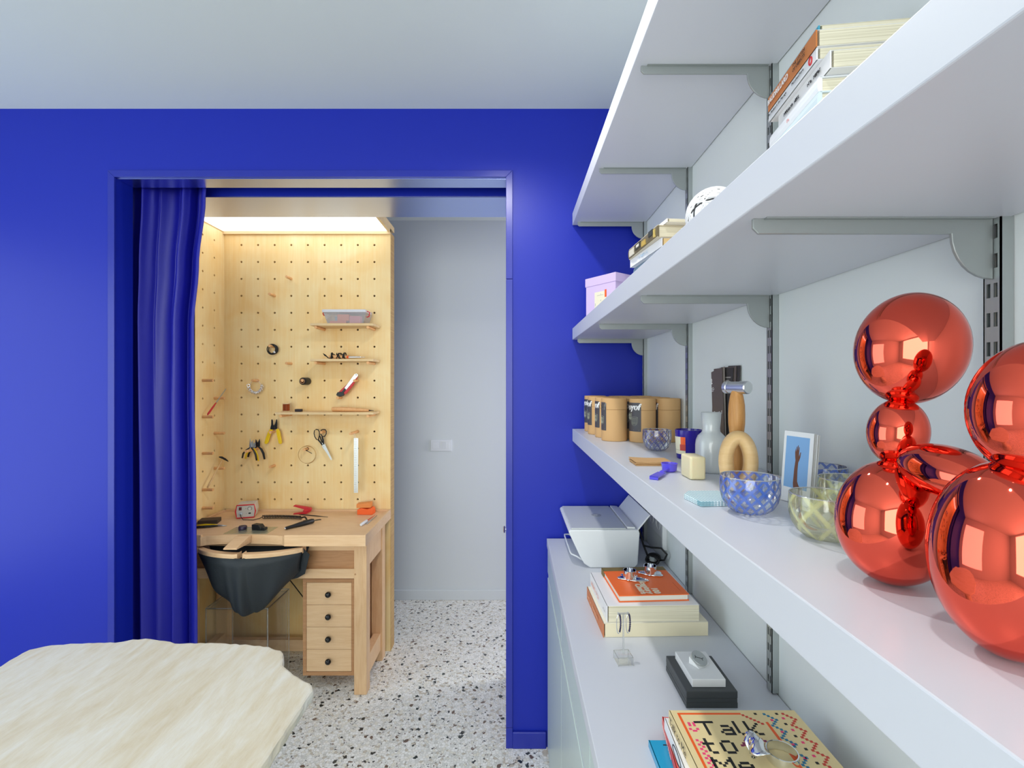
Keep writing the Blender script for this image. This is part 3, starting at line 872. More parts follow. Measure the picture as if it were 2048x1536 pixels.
t = thing('folded_cloth', 'folded pale blue waffle cloth on the lower shelf', 'cloth', (.281, .707, ZB + .0003), .06)
mcl = mat('waffle_cloth', (196, 222, 228), .85)
_c = coords(mcl, (210, 210, 210)); _b = nd(mcl, 'ShaderNodeTexBrick'); _b.offset = 0; lk(mcl, _c, _b.inputs['Vector'])
_b.inputs['Color1'].default_value = rgb(224, 238, 243); _b.inputs['Color2'].default_value = rgb(230, 242, 246); _b.inputs['Mortar'].default_value = rgb(136, 180, 192)
_b.inputs['Scale'].default_value = 1.0; _b.inputs['Brick Width'].default_value = 1; _b.inputs['Row Height'].default_value = 1; _b.inputs['Mortar Size'].default_value = .16
lk(mcl, _b.outputs['Color'], bsdf(mcl).inputs['Base Color'])
for i in range(3):
    mb = MB(); k = .0026 * i
    mb.prism([(0, 0, k), (.062, .002, k), (.062, .07, k), (.012, .072, k), (-.004, .05, k)], (0, 0, .0025)); mb.build('fold', mcl, t, bevel=.0008)

# wooden ring and mallet
t = thing('wooden_ring', 'oval pale turned wood ring standing on the lower shelf', 'ring', (.381, .80, ZB + .0003), -.32)
mb = MB()
path = [(0.0190 * math.sin(a * 2 * PI / 40), 0, .0525 - .0400 * math.cos(a * 2 * PI / 40)) for a in range(40)]
nn = 14; vs = []; fs = []
for i, p in enumerate(path):
    q = Vector(path[(i + 1) % 40]) - Vector(path[i - 1]); q.normalize(); nrm = Vector((q.z, 0, -q.x))
    for k in range(nn):
        a = 2 * PI * k / nn
        tw = 1 + .0 * math.sin(i)
        vs.append(Vector(p) + nrm * (.0118 * math.cos(a)) + Vector((0, 1, 0)) * (.019 * math.sin(a)))
for i in range(40):
    for k in range(nn):
        j = (i + 1) % 40
        fs.append((i * nn + k, i * nn + (k + 1) % nn, j * nn + (k + 1) % nn, j * nn + k))
mb.add(vs, fs); mb.build('turned_ring', M_maple, t, smooth=True)
t = thing('mallet', 'small mallet with an aluminium head and oak handle behind the wooden ring', 'mallet', (.402, .85, ZB + .0003), 0)
prof = [(.0001, 0), (.0105, 0), (.0115, .004), (.0118, .03), (.0112, .07), (.0112, .088), (.0122, .098), (.0138, .112), (.0140, .128), (.0134, .145), (.0112, .160), (.0085, .170), (.0085, .178), (.0001, .178)]
mb = MB(); mb.lathe(prof, n=28); mb.build('handle', M_oak, t, smooth='auto')
mb = MB(); mb.M = rotm((0, 0, .1765), rz=-1.2, ry=PI / 2)
mb.lathe([(.0001, -.0255), (.0098, -.0255), (.0114, -.024), (.0114, -.017), (.0104, -.016), (.0104, .008), (.0114, .009), (.0114, .0240), (.0098, .0255), (.0001, .0255)], n=32); mb.build('head', M_alu, t, smooth='auto')

# dark leaflets leaning on the wall
M_leaf = mat('dark_brown_leaflet', (96, 86, 80), .5)
for i, (y, w, h, tilt, mm, lab) in enumerate([
        (1.150, .062, .226, .02, flat('leaflet_black', (52, 50, 50)), 'dark leaflet leaning on the wall at the back right of the fanned bunch'),
        (1.158, .062, .224, -.015, M_leaf, 'dark leaflet leaning on the wall, second from the right of the bunch'),
        (1.172, .062, .222, .0, flat('leaflet_black', (52, 50, 50)), 'black leaflet with pale print in the middle of the bunch on the wall'),
        (1.212, .064, .222, -.01, M_leaf, 'upright brown leaflet at the left of the bunch on the wall'),
        (1.178, .064, .218, -.17, flat('leaflet_grey', (130, 122, 114)), 'grey brown leaflet slanting out of the bunch on the wall'),
        (1.182, .064, .216, -.20, M_leaf, 'front dark brown leaflet with white handwriting behind the carafe')]):
    off = .0016 * i
    t = thing('leaflet', lab, 'leaflet', (XR - .0135 - off * 1.3, y, ZB + .0003), 0, 'dark leaflets leaning on the wall')
    lean = math.atan2(.010, h)
    up = Vector((math.sin(lean), math.sin(-tilt) * .9, math.cos(lean))).normalized(); rt = Vector((0, -1, 0)); rt = (rt - up * rt.dot(up)).normalized(); nn_ = rt.cross(up)
    mb = MB(); mb.M = frame((0, 0, .0005 + abs(math.sin(tilt)) * w / 2), rt, up, nn_)
    mb.box(-w / 2, w / 2, 0, h, 0, .0009); o = mb.build('sheet', mm, t)
    if i == 5:
        text('@noyo_t', .0135, mb.M @ Matrix.Translation((-.028, .105, .0012)), M_whiteink, t, world=False, shear=.2)
        text('2', .02, mb.M @ Matrix.Translation((-.036, .190, .0012)), M_whiteink, t, world=False, offset=.0006)
        for k in range(3):
            q = MB(); q.M = mb.M; q.box(-.036, -.020 + .004 * (k % 2), .172 - .004 * k, .1732 - .004 * k, .0009, .0011); q.build('small_print', M_whiteink, t)
    if i == 2:
        q = MB(); q.M = mb.M; q.box(-.02, .02, .197, .2, .0009, .0011); q.box(-.02, .012, .19, .1925, .0009, .0011); q.build('small_print', flat('grey_ink', (150, 146, 142)), t)

# postcards
def postcards():
    L = Vector((.4243, .752)); Rr = Vector((.4377, .700))
    d = (Rr - L); w = d.length; d.normalize(); nrm = Vector((d.y, -d.x))      # facing left
    if nrm.x > 0: nrm = -nrm
    t = thing('postcard_stack', 'standing stack of white postcards showing a raised hand on blue', 'postcards', (L.x, L.y, ZB + .0003))
    lean = .085
    x_ = Vector((d.x, d.y, 0)); up = Vector((-nrm.x * math.sin(lean), -nrm.y * math.sin(lean), math.cos(lean))); nz = x_.cross(up)
    if nz.x > 0: nz = -nz
    for i in range(4):
        mb = MB(); mb.M = frame(Vector((0, 0, .0004)) - nz * (.0024 * i) + x_ * (.001 * i), x_, up, nz)
        mb.box(0, w, 0, .109 - .0006 * i, -.0012, 0); c = mb.build('card', M_wpaper if i % 2 == 0 else flat('greyer_card', (206, 206, 204)), t)  # every second card is a slightly greyer white
        if i == 0:
            M0 = mb.M
            q = MB(); q.M = M0; q.box(.0048, w - .0062, .0225, .1015, 0, .0002); q.build('blue_picture', flat('sky_blue_print', (132, 178, 226), .5), c)
            arm = [(.0235, .0228), (.0225, .030), (.0232, .052), (.0245, .0655), (.0236, .070), (.0228, .078), (.0236, .0835), (.0246, .0775), (.0252, .0862), (.0262, .0868), (.0266, .0790), (.0274, .0888), (.0284, .0885), (.0284, .0792), (.0296, .0865), (.0305, .0858), (.0300, .0765), (.0303, .0710), (.0322, .0782), (.0334, .0788), (.0328, .0710), (.0312, .0660), (.0296, .0625), (.0292, .0500), (.0298, .0340), (.0322, .0290), (.0375, .0228)]
            q = MB(); q.M = M0; q.prism([(x, y, .0002) for x, y in arm], (0, 0, .0002)); q.build('arm_picture', flat('brown_print', (112, 70, 50), .5), c)
            q = MB(); q.M = M0
            q.tube([(.021, .012, .0002), (.024, .0125, .0002), (.027, .011, .0002), (.030, .0085, .0002), (.033, .0085, .0002)], .0007, 5); q.tube([(.027, .011, .0002), (.0265, .0145, .0002)], .0007, 5); q.tube([(.030, .0085, .0002), (.0315, .0062, .0002)], .0007, 5)
            q.build('ink_mark', M_ink, c)
postcards()

# abstract red mirror-polished sculpture of rounded lobes
M_redchrome = mat('red_mirror_metal', (240, 98, 78), .04, 1.0)
def sculpture():
    t = thing('lobed_sculpture', 'red mirror-polished abstract sculpture of stacked rounded lobes', 'sculpture', (.345, .40, ZB + .0003))
    z = ZB + .0003
    for c, r, rx, ry in (((.349, .435, z + .0565), (.0465, .042, .0565), 0, 0), ((.3595, .443, z + .138), (.0235, .024, .031), 0, .12), ((.3735, .446, z + .216), (.0445, .041, .0525), 0, .16),
                         ((.3515, .385, z + .112), (.022, .042, .021), .1, 0), ((.333, .318, z + .0655), (.042, .044, .0655), 0, 0), ((.347, .312, z + .166), (.037, .036, .046), 0, .1)):
        mb = MB(); mb.M = rotm(c, rx=rx, ry=ry); mb.ell((0, 0, 0), r, 48, 28); mb.build('lobe', M_redchrome, t, smooth=True, world=True)
sculpture()

# ------------------------------------------------------------------ things on the cabinet: printer
def printer():
    z0 = ZCAB + .0004
    t = thing('printer', 'white inkjet printer with a raised paper tray on the cabinet', 'printer', (.33, 1.775, z0))
    Y0, Y1 = 1.622, 1.932
    def prof(pts, y0, y1, nm, m, bev=.004, par=t):
        mb = MB(); mb.prism([(x, y0, z) for x, z in pts], (0, y1 - y0, 0)); return mb.build(nm, m, par, world=True, bevel=bev, seg=3)
    body = [(.268, z0), (.418, z0), (.430, z0 + .012), (.437, z0 + .118), (.433, z0 + .130), (.198, z0 + .130), (.1935, z0 + .122), (.232, z0 + .040), (.247, z0 + .014)]
    prof(body, Y0, Y1, 'body', M_wplastic, .006)
    lid = MB(); lid.box(.203, .392, Y0 + .006, Y1 - .006, z0 + .1302, z0 + .1345); l = lid.build('scanner_lid', mat('grey_white_plastic', (206, 212, 214), .3), t, world=True, bevel=.0025)
    prof([(.396, z0 + .1302), (.424, z0 + .1302), (.424, z0 + .136), (.396, z0 + .138)], Y0 + .012, Y1 - .012, 'rear_cover', M_wplastic, .0015)
    prof([(.426, z0 + .124), (.4325, z0 + .124), (.476, z0 + .178), (.472, z0 + .180)], Y0 + .008, Y1 - .008, 'paper_support', M_wplastic, .001)
    # output tray lip
    mb = MB(); za = z0 + .028
    mb.tube([(.246, 1.652, za - .012), (.226, 1.655, za), (.2085, 1.668, za + .004), (.2065, 1.69, za + .005), (.2065, 1.86, za + .005), (.2085, 1.885, za + .004), (.226, 1.9, za), (.246, 1.903, za - .012)], .0028, 8); mb.build('output_tray', M_wplastic, t, smooth=True, world=True)
    c = Vector((.317, 1.79, z0 + .1347)); r = .0185
    mb = MB(); mb.lathe([(.0001, .0), (r, .0), (r, .0006), (.0001, .0006)], c=c, n=32); e = mb.build('emblem', M_gplastic, l, world=True)
    text('hp', .024, frame(c + Vector((.000, 0, .0009)), (0, -1, 0), (1, 0, 0), (0, 0, 1)), M_whiteink, l, align='CENTER', shear=.3)
printer()

# printer cable, a black bundle behind the printer
zc = ZCAB + .0042
t = thing('power_cable', 'bundled black power cable beside the printer at the wall', 'cable', (.50, 1.66, ZCAB))
mb = MB()
for dx, w, hh, y in ((0, .018, .030, 1.66), (.006, .016, .034, 1.668), (-.004, .020, .027, 1.652)):
    q = []
    for i in range(33):
        a = 2 * PI * i / 32
        q.append((.492 + dx + .020 * math.cos(a) * .8 + w * .35 * math.sin(a), y - .018 * math.cos(a), zc + hh * .42 + hh * .42 * math.sin(a)))
    mb.tube(q[:-1], .0034, 8, closed=True)
mb.tube([(.478, 1.675, zc + .02), (.47, 1.70, zc + .05), (.466, 1.75, zc + .10), (.49, 1.775, zc + .15), (.525, 1.775, zc + .165)], .0034, 8)
mb.tube([(.505, 1.652, zc + .012), (.522, 1.63, zc + .02), (.527, 1.615, zc + .045), (.515, 1.64, zc + .058), (.49, 1.67, zc + .05), (.47, 1.69, zc + .05)], .0034, 8)
mb.build('cord', M_rubber, t, smooth=True, world=True)
mb = MB(); mb.cyl((.4925, 1.66, zc + .008), (.4925, 1.66, zc + .022), .012, 12); mb.build('tie', M_gplastic, t, world=True)

# wall outlet
t = thing('wall_outlet', 'white double wall socket above the cabinet beside the printer', 'socket', (XR, 1.765, .985))
mb = MB(); mb.box(-.010, 0, -.085, .085, -.042, .042); mb.build('plate', M_wplastic, t, bevel=.003)
for y in (-.04, .04):
    mb = MB(); mb.M = rotm((-.010, y, 0), ry=-PI / 2); mb.lathe([(.0001, -.004), (.019, -.004), (.021, .001), (.024, .001), (.024, 0)], n=28); s_ = mb.build('socket', M_wplastic, t, smooth='auto')
    mb = MB()
    for zz in (-.0095, .0095):
        mb.cyl((-.0062, y, zz), (-.0052, y, zz), .0025, 10)
    mb.build('pin_hole', M_dark, s_)
mb = MB(); mb.box(-.016, 0, -.112, -.098, -.075, .045); mb.build('cable_cover', M_wplastic, t, bevel=.002)

# ------------------------------------------------------------------ book pile with silver pieces
M_or = mat('orange_cover', (246, 112, 40), .45)
b1 = book('book', 'cream book with a terracotta spine at the bottom of the pile by the printer', .2235, .487, 1.182, 1.398, ZCAB + .0004, ZCAB + .0347, flat('cream_cover', (236, 230, 210)), 'L', flat('buff_pages', (236, 226, 196), .8), .03, False, flat('terracotta', (206, 128, 84)), 'books in the pile by the printer')
spine_marks(b1, 22, .011, .085, flat('faint_ink', (226, 168, 132)))
z = ZCAB + .0351
b2 = book('book', 'thick white paperback in the middle of the pile by the printer', .2335, .466, 1.186, 1.398, z, z + .041, flat('white_cover', (242, 242, 244), .4), 'L', None, .028, False, None, 'books in the pile by the printer')
spine_marks(b2, 13, .014, .085, flat('rose_ink', (236, 190, 180)))
spine_marks(b2, 6, .006, -.07, flat('pale_ink', (190, 190, 192)))
z += .0414
b3 = book('book', 'orange hardback about chairs on top of the pile by the printer', .2655, .447, 1.206, 1.388, z, z + .0172, M_or, 'B', flat('white_pages', (232, 232, 222), .8), .055, True, flat('olive_cloth', (120, 104, 62), .7), 'books in the pile by the printer')
mb = MB(); mb.box(-b3['hw'], b3['hw'], b3['hd'] - .026, b3['hd'], .0172, .0175); mb.box(-b3['hw'] - .0006, -b3['hw'] + .001, b3['hd'] - .026, b3['hd'], 0, .0175); mb.build('cloth_strip', flat('olive_cloth', (0, 0, 0)), b3)
Zt = .0172
for s_, x in (('100', .012), ('Midcentury', -.006), ('Chairs', -.0235)):
    text(s_, .0225, frame((x, -.084 + .0, Zt + .0002), (0, -1, 0), (1, 0, 0), (0, 0, 1)), flat('cream_ink', (246, 232, 206)), b3, world=False, align='RIGHT', offset=.0011)
mb = MB(); mb.box(.0755, .0762, -.07, -.02, Zt, Zt + .0003); mb.build('small_print', flat('dark_orange_ink', (190, 84, 30)), b3)
ztop = z + .0172 + .0005
def splash(lab, cx, cy, rots, lobes, seed):
    t = thing('silver_cup', lab, 'cup', (cx, cy, ztop), rots, 'polished silver splash pieces')
    rr = random.Random(seed); n = 72; pts = []
    for i in range(n):
        a = 2 * PI * i / n; r = .019
        for (la, lr, lw) in lobes:
            d = (a - la + PI) % (2 * PI) - PI
            r += lr * math.exp(-(d / lw) ** 2)
        r += .0012 * math.sin(9 * a + seed)
        pts.append((r * math.cos(a), r * math.sin(a)))
    vs = []; fs = []
    for sc, zz in ((.93, 0), (1.0, .0012), (.985, .003), (.9, .0042), (.6, .0036)):
        vs += [(x * sc, y * sc, zz) for x, y in pts]
    for j in range(4):
        for i in range(n):
            fs.append((j * n + i, j * n + (i + 1) % n, (j + 1) * n + (i + 1) % n, (j + 1) * n + i))
    fs.append(list(range(n))[::-1]); fs.append([4 * n + i for i in range(n)])
    mb = MB(); mb.add(vs, fs); mb.build('splash_base', M_chrome, t, smooth=True)
    mb = MB(); mb.lathe([(.0165, .0035), (.0175, .0035), (.0175, .024), (.0168, .0245), (.0160, .024), (.0160, .006), (.0001, .006)], n=40); mb.build('cup_wall', M_chrome, t, smooth='auto')
splash('polished silver cup on a splash-shaped base, the left one on the orange book', .323, 1.305, 0, [(PI, .016, .35), (-.35, .034, .28), (-.9, .010, .3), (2.2, .012, .3), (.6, .012, .35)], 1)
splash('polished silver cup on a rounded base, the right one on the orange book', .389, 1.338, .4, [(-.9, .016, .5), (2.6, .014, .4), (-.1, .012, .4)], 4)

# earring stand
t = thing('earring_stand', 'clear acrylic T-shaped stand on a small cube base by the pile of books', 'stand', (.252, 1.075, ZCAB + .0003), .1)
mb = MB(); mb.box(-.017, .017, -.017, .017, 0, .018); mb.build('base', M_acr, t, bevel=.001)
mb = MB()
for a in (-.017, .017):
    for b in (-.017, .017):
        mb.box(a - .0006, a + .0006, b - .0006, b + .0006, 0, .018)
        mb.box(min(a, -a), max(a, -a), b - .0006, b + .0006, .0173, .0183) if a < 0 else None
        mb.box(b - .0006, b + .0006, -.017, .017, .0173, .0183) if a < 0 else None
mb.build('base_edge', M_acredge, t)
mb = MB(); mb.box(-.0016, .0016, -.0016, .0016, .018, .108); mb.build('rod', M_acredge, t)
mb = MB(); mb.box(-.013, .013, -.0016, .0016, .108, .111); mb.build('bar', M_acredge, t)
M_bead = mat('dark_violet_bead', (40, 34, 74), .15)
for sx, lab in ((-1, 'silver and dark violet loop earring on the left end of the acrylic stand'), (1, 'silver and dark violet loop earring on the right end of the acrylic stand')):
    e = thing('earring', lab, 'earring', (.252 + .011 * sx * math.cos(.1), 1.075 + .011 * sx * math.sin(.1), ZCAB + .0600), .5, 'earrings on the acrylic stand')
    q = [(.006 * math.sin(a * PI / 16), 0, .027 - .022 * math.cos(a * PI / 16)) for a in range(32)]
    mb = MB(); mb.tube(q, .0009, 6, closed=True); mb.build('loop', M_chrome, e, smooth=True)
    mb = MB()
    for a in range(3, 15):
        mb.ell(q[a], (.0022, .0022, .0022), 8, 6)
    mb.build('bead_row', M_bead, e, smooth=True)
    mb = MB(); mb.tube([(0, 0, .049), (0, .001, .0515), (0, .003, .052)], .0007, 6); mb.build('hook', M_chrome, e)

# grey box, white box, silver disc
M_gbox = mat('charcoal_ribbed_box', (74, 78, 80), .55)
t = thing('grey_box', 'dark grey lidded box on the cabinet under the white box', 'box', (.388, .982, ZCAB + .0004))
mb = MB(); mb.box(-.05, .05, -.061, .061, 0, .0105); mb.build('base', M_gbox, t, bevel=.0008)
mb = MB(); mb.box(-.0495, .0495, -.0605, .0605, .0107, .0182); mb.build('rim', M_gbox, t, bevel=.0006)
mb = MB(); mb.box(-.05, .05, -.061, .061, .0184, .0325); mb.build('lid', M_gbox, t, bevel=.0015)
t2 = thing('white_box', 'small white box on top of the dark grey box', 'box', (.388, .982, ZCAB + .0333), 0)
mb = MB(); mb.box(-.034, .032, -.049, .049, 0, .0155); mb.build('box_body', M_wpaper, t2, bevel=.001)
t3 = thing('medallion', 'round silver disc with an engraved twig on a white wedge', 'medallion', (.388, .985, ZCAB + .0492), .55)
mb = MB(); mb.prism([(-.017, -.013, 0), (.017, -.013, 0), (.017, .013, 0), (-.017, .013, 0)], (0, 0, .001)); mb.prism([(-.017, -.012, .001), (-.017, .012, .001), (-.017, .012, .015)], (.034, 0, 0)); mb.build('wedge', M_wpaper, t3, bevel=.0005)
tl = math.atan2(.014, .024)
Md = rotm((0, 0, .0105), rx=tl)
mb = MB(); mb.M = Md; mb.lathe([(.0001, 0), (.0160, 0), (.0165, .0005), (.0165, .0020), (.0160, .0025), (.0001, .0025)], n=40); d = mb.build('disc', mat('satin_silver', (186, 190, 190), .3, .9), t3, smooth='auto')
mb = MB(); mb.M = Md; mb.tube([(-.008, .005, .0025), (-.002, .001, .0025), (.003, -.003, .0025), (.008, -.003, .0025)], .0006, 5); mb.tube([(-.008, .005, .0025), (-.010, .003, .0025)], .0006, 5); mb.tube([(-.008, .005, .0025), (-.006, .008, .0025)], .0006, 5); mb.tube([(.003, -.003, .0025), (.003, -.007, .0025)], .0006, 5)
mb.build('engraving', M_ink, d)

# ------------------------------------------------------------------ near book pile
zb = ZCAB + .0004
bl = book('book', 'turquoise glossy notebook at the bottom of the near pile', .237, .40, .56, .824, zb, zb + .011, flat('turquoise_gloss', (36, 160, 206), .2), 'L', None, .0, False, None, 'books in the near pile')
mb = MB(); mb.box(-.060, -.035, .1195, .1215, .011, .0113); mb.build('small_print', M_ink, bl)
rd = book('book', 'book with a red spine between the turquoise and the white one', .256, .43, .60, .853, zb + .0114, zb + .0244, flat('red_cover', (236, 92, 86), .4), 'L', None, -.13, False, None, 'books in the near pile')
spine_marks(rd, 20, .007, .11, flat('blush_ink', (250, 190, 186)))
wh = book('book', 'white book with a black ring printed on its spine in the near pile', .261, .45, .58, .828, zb + .0248, zb + .0438, flat('white_cover', (0, 0, 0)), 'L', None, -.05, False, None, 'books in the near pile')
mb = MB(); mb.tube([(-wh['hw'] - .0006, .05 + .022 * math.cos(a * PI / 16), .0095 + .0075 * math.sin(a * PI / 16)) for a in range(32)], .0008, 6, closed=True); mb.build('ring_print', M_ink, wh)
M_tk = mat('beige_cover', (236, 214, 160), .45)
tk = book('book', 'beige book titled Talk to Me with pixel lettering on top of the near pile', .271, .487, .54, .820, zb + .0442, zb + .0656, M_tk, 'L', None, 0, False, None, 'books in the near pile')
spine_text(tk, 'Talk to Me', .0175, .13, flat('brown_ink', (60, 50, 40)))
def pixels(cells, m, nm, c=.0045):
    mb = MB(); w, d, h = tk['hw'], tk['hd'], tk['hh']
    for (u, v, wu, wv) in cells:
        x = -w + u * c; y = d - v * c
        mb.box(x, x + wu * c, y - wv * c, y, h + .00005, h + .0003)
    mb.build(nm, m, tk)['kind'] = 'stuff'
font = {'T': ['1111111', '...1...', '...1...', '...1...', '...1...', '...1...', '...1...'], 'a': ['.....', '.....', '.111.', '....1', '.1111', '1...1', '.1111'][:], 'l': ['1..', '1..', '1..', '1..', '1..', '1..', '.11'],
        'k': ['1.....', '1...1.', '1..1..', '1.1...', '11....', '1.1...', '1..11.'], 't': ['.1...', '.1...', '1111.', '.1...', '.1...', '.1...', '..11.'], 'o': ['......', '.111..', '1...1.', '1...1.', '1...1.', '1...1.', '.111..'],
        'M': ['1.....1', '11...11', '1.1.1.1', '1..1..1', '1.....1', '1.....1', '1.....1'], 'e': ['.....', '.....', '.111.', '1...1', '11111', '1....', '.111.']}
cells = []
def word(s, u, v):
    for ch in s:
        for r, row in enumerate(font[ch]):
            for q, b in enumerate(row):
                if b == '1':
                    cells.append((u + q, v + r, 1.02, 1.02))
        u += len(font[ch][0]) + 1
word('Talk', 7, 6); word('to', 6, 14.5); word('Me', 6, 23)
pixels(cells, M_ink, 'title_lettering')
pixels([(2.5, 1.6, 24, .9), (2.5, 2.5, .9, 50), (33.5, 6.5, 1, 46)], M_orange, 'orange_border')
pix_r = [(26.5 + i * 1.0, 2.4 + i * .9, 1, .9) for i in range(6)]
for i in range(40):
    k = i % 6; o_ = k if k < 3 else 6 - k
    pix_r.append((42 + o_, 1.6 + i, 1, 1))
pixels(pix_r, flat('cover_red', (206, 66, 54)), 'red_pixels')
pixels([(34.8 + (k if (k := i % 6) < 3 else 6 - k), 1.8 + i, 1, 1) for i in range(40)], flat('cover_blue', (40, 122, 160)), 'blue_pixels')
pixels([(31.5, 1.6, 1, 1), (39.6, 1.6, 1, 1)] + [(40, 7 + 6 * i, 1, 1) for i in range(6)], M_ink, 'black_pixels')
pk = [(4.5, 6.6, 1, 2), (7.0 - .8, 6.6, .9, 2), (4, 9.5, 1, 1), (5, 10.5, 1.6, .8), (6.6, 9.5, 1, 1)]
for i in range(22):
    pk.append((4.3 + (i % 2) * 1.1, 15 + i, 1, .9))
for i in range(6):
    pk += [(36 + .4 * i, 5 + 6 * i, 1, 1), (40.8, 4 + 6 * i, 1, 1)]
pixels(pk, flat('cover_pink', (240, 66, 124)), 'pink_pixels')
vi = [(22, 14.5, 6, .9)] + [(21 - i, 15.4 + i, 1, .9) for i in range(3)] + [(28 + i, 15.4 + i, 1, .9) for i in range(4)] + [(20 + 2 * i, 17.2, 1, .9) for i in range(5)] + [(21 + 2 * i, 18.2, 1, .9) for i in range(4)]
pixels(vi, flat('cover_violet', (140, 44, 90)), 'violet_pixels')
# silver ring piece on the near pile
ztk = zb + .0656 + .0004
t = thing('silver_ring', 'large polished silver ring with a curled leaf on the near pile of books', 'ring', (.405, .712, ztk), 0)
mb = MB(); mb.lathe([(.0205, 0), (.0222, .0), (.0228, .0065), (.0222, .013), (.0205, .013), (.0202, .0065), (.0205, 0)], n=48); mb.build('band', M_chrome, t, smooth='auto')
mb = MB(); vs = []; fs = []
nu, nv = 18, 10
for j in range(nv + 1):
    for i in range(nu + 1):
        u = i / nu; v = j / nv - .5
        a = .5 + 3.6 * u; r = .006 + .011 * u
        w_ = .020 * math.sin(PI * min(1, .15 + .85 * u)) + .004
        vs.append((-.034 + r * math.cos(a) + .003 * math.sin(7 * v), -.002 + v * w_ * 2, .0185 + r * math.sin(a) * .85 + .002 * math.cos(9 * v)))
for j in range(nv):
    for i in range(nu):
        a = j * (nu + 1) + i
        fs.append((a, a + 1, a + nu + 2, a + nu + 1))
mb.add(vs, fs); o = mb.build('leaf', M_chrome, t, smooth=True)
so = o.modifiers.new('thick', 'SOLIDIFY'); so.thickness = .0016

# ------------------------------------------------------------------ pegboard niche
YP, XS = 2.65, -1.605
SCP = F / YP
HC0, HR0, DC, DR = (482.7 - 1024) / SCP, (768 - 490) / SCP, 33.25 / SCP, 33.91 / SCP
ZPT = ZC + .845
def hx(c): return HC0 + DC * c
def hz(r): return ZC + HR0 - DR * r
XPR = (781 - 1024) / SCP
def holed(mb, us, vs_, u0, u1, v0, v1, f, rad=.0058, n=12, depth=.016):
    """panel in (u,v) with round holes; f(u,v,d) -> xyz with d the depth into the panel"""
    ub = [u0] + [(a + b) / 2 for a, b in zip(us, us[1:])] + [u1]
    vb = [v0] + [(a + b) / 2 for a, b in zip(vs_, vs_[1:])] + [v1]
    for i, u in enumerate(us):
        for j, v in enumerate(vs_):
            a0, a1, b0, b1 = ub[i], ub[i + 1], vb[j], vb[j + 1]
            O = []; I = []; D = []
            for k in range(n):
                an = 2 * PI * (k + .5) / n
                c, s_ = math.cos(an), math.sin(an)
                tx = ((a1 - u) / c if c > 0 else (a0 - u) / c) if abs(c) > 1e-9 else 1e9
                ty = ((b1 - v) / s_ if s_ > 0 else (b0 - v) / s_) if abs(s_) > 1e-9 else 1e9
                tt = min(tx, ty)
                O.append((u + c * tt, v + s_ * tt)); I.append((u + c * rad, v + s_ * rad))
            vs2 = [f(*p, 0) for p in O] + [f(*p, 0) for p in I] + [f(*p, depth) for p in I]
            fs = []
            for k in range(n):
                k2 = (k + 1) % n
                fs.append((k, k2, n + k2, n + k)); fs.append((n + k, n + k2, 2 * n + k2, 2 * n + k))
            # the corners
            base = len(vs2); cs = [(a1, b1), (a0, b1), (a0, b0), (a1, b0)]
            for q, (ca, cb) in enumerate(cs):
                for k in range(n):
                    k2 = (k + 1) % n
                    p, r = O[k], O[k2]
                    on = lambda pt: (abs(pt[0] - ca) < 1e-7, abs(pt[1] - cb) < 1e-7)
                    if (abs(p[0] - ca) < 1e-7 and abs(r[1] - cb) < 1e-7) or (abs(p[1] - cb) < 1e-7 and abs(r[0] - ca) < 1e-7):
                        vs2.append(f(ca, cb, 0)); fs.append((k, len(vs2) - 1, k2))
            mb.add(vs2, fs)
rows = [hz(r) for r in range(15, -1, -1)]
t = thing('pegboard', 'birch plywood pegboard behind the workbench', 'pegboard', ((XS + XPR) / 2, YP, 0))
mb = MB(); holed(mb, [hx(c) for c in range(9)], rows, XS, XPR, hz(15) - DR / 2, ZPT, lambda u, v, d: (u, YP + d, v))
mb.add([(XS, YP, .0), (XPR, YP, .0), (XPR, YP, hz(15) - DR / 2), (XS, YP, hz(15) - DR / 2)], [(0, 1, 2, 3)])
mb.build('face_panel', M_ply, t, world=True)
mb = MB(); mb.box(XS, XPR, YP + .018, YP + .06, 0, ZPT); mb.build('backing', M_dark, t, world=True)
mb = MB(); mb.box(XPR, XPR + .002, YP, YP + .075, 0, ZPT - .0005); mb.build('end_panel', M_plyedge, t, world=True)
pegb = t
ts = thing('side_pegboard', 'narrow birch plywood pegboard on the left side of the workbench niche', 'pegboard', (XS, 2.53, 0))
SY = [2.465 - .09675, 2.465, 2.5618]
mb = MB(); holed(mb, SY[1:], rows, YB2 + .005, YP, hz(15) - DR / 2, ZPT, lambda u, v, d: (XS - d, u, v))
mb.add([(XS, YB2 + .005, 0), (XS, YP, 0), (XS, YP, hz(15) - DR / 2), (XS, YB2 + .005, hz(15) - DR / 2)], [(0, 1, 2, 3)])
mb.build('face_panel', M_ply, ts, world=True)
mb = MB(); mb.box(XS - .0185, XS - .0165, YB2 + .005, YP, 0, ZPT); mb.build('backing', M_dark, ts, world=True)
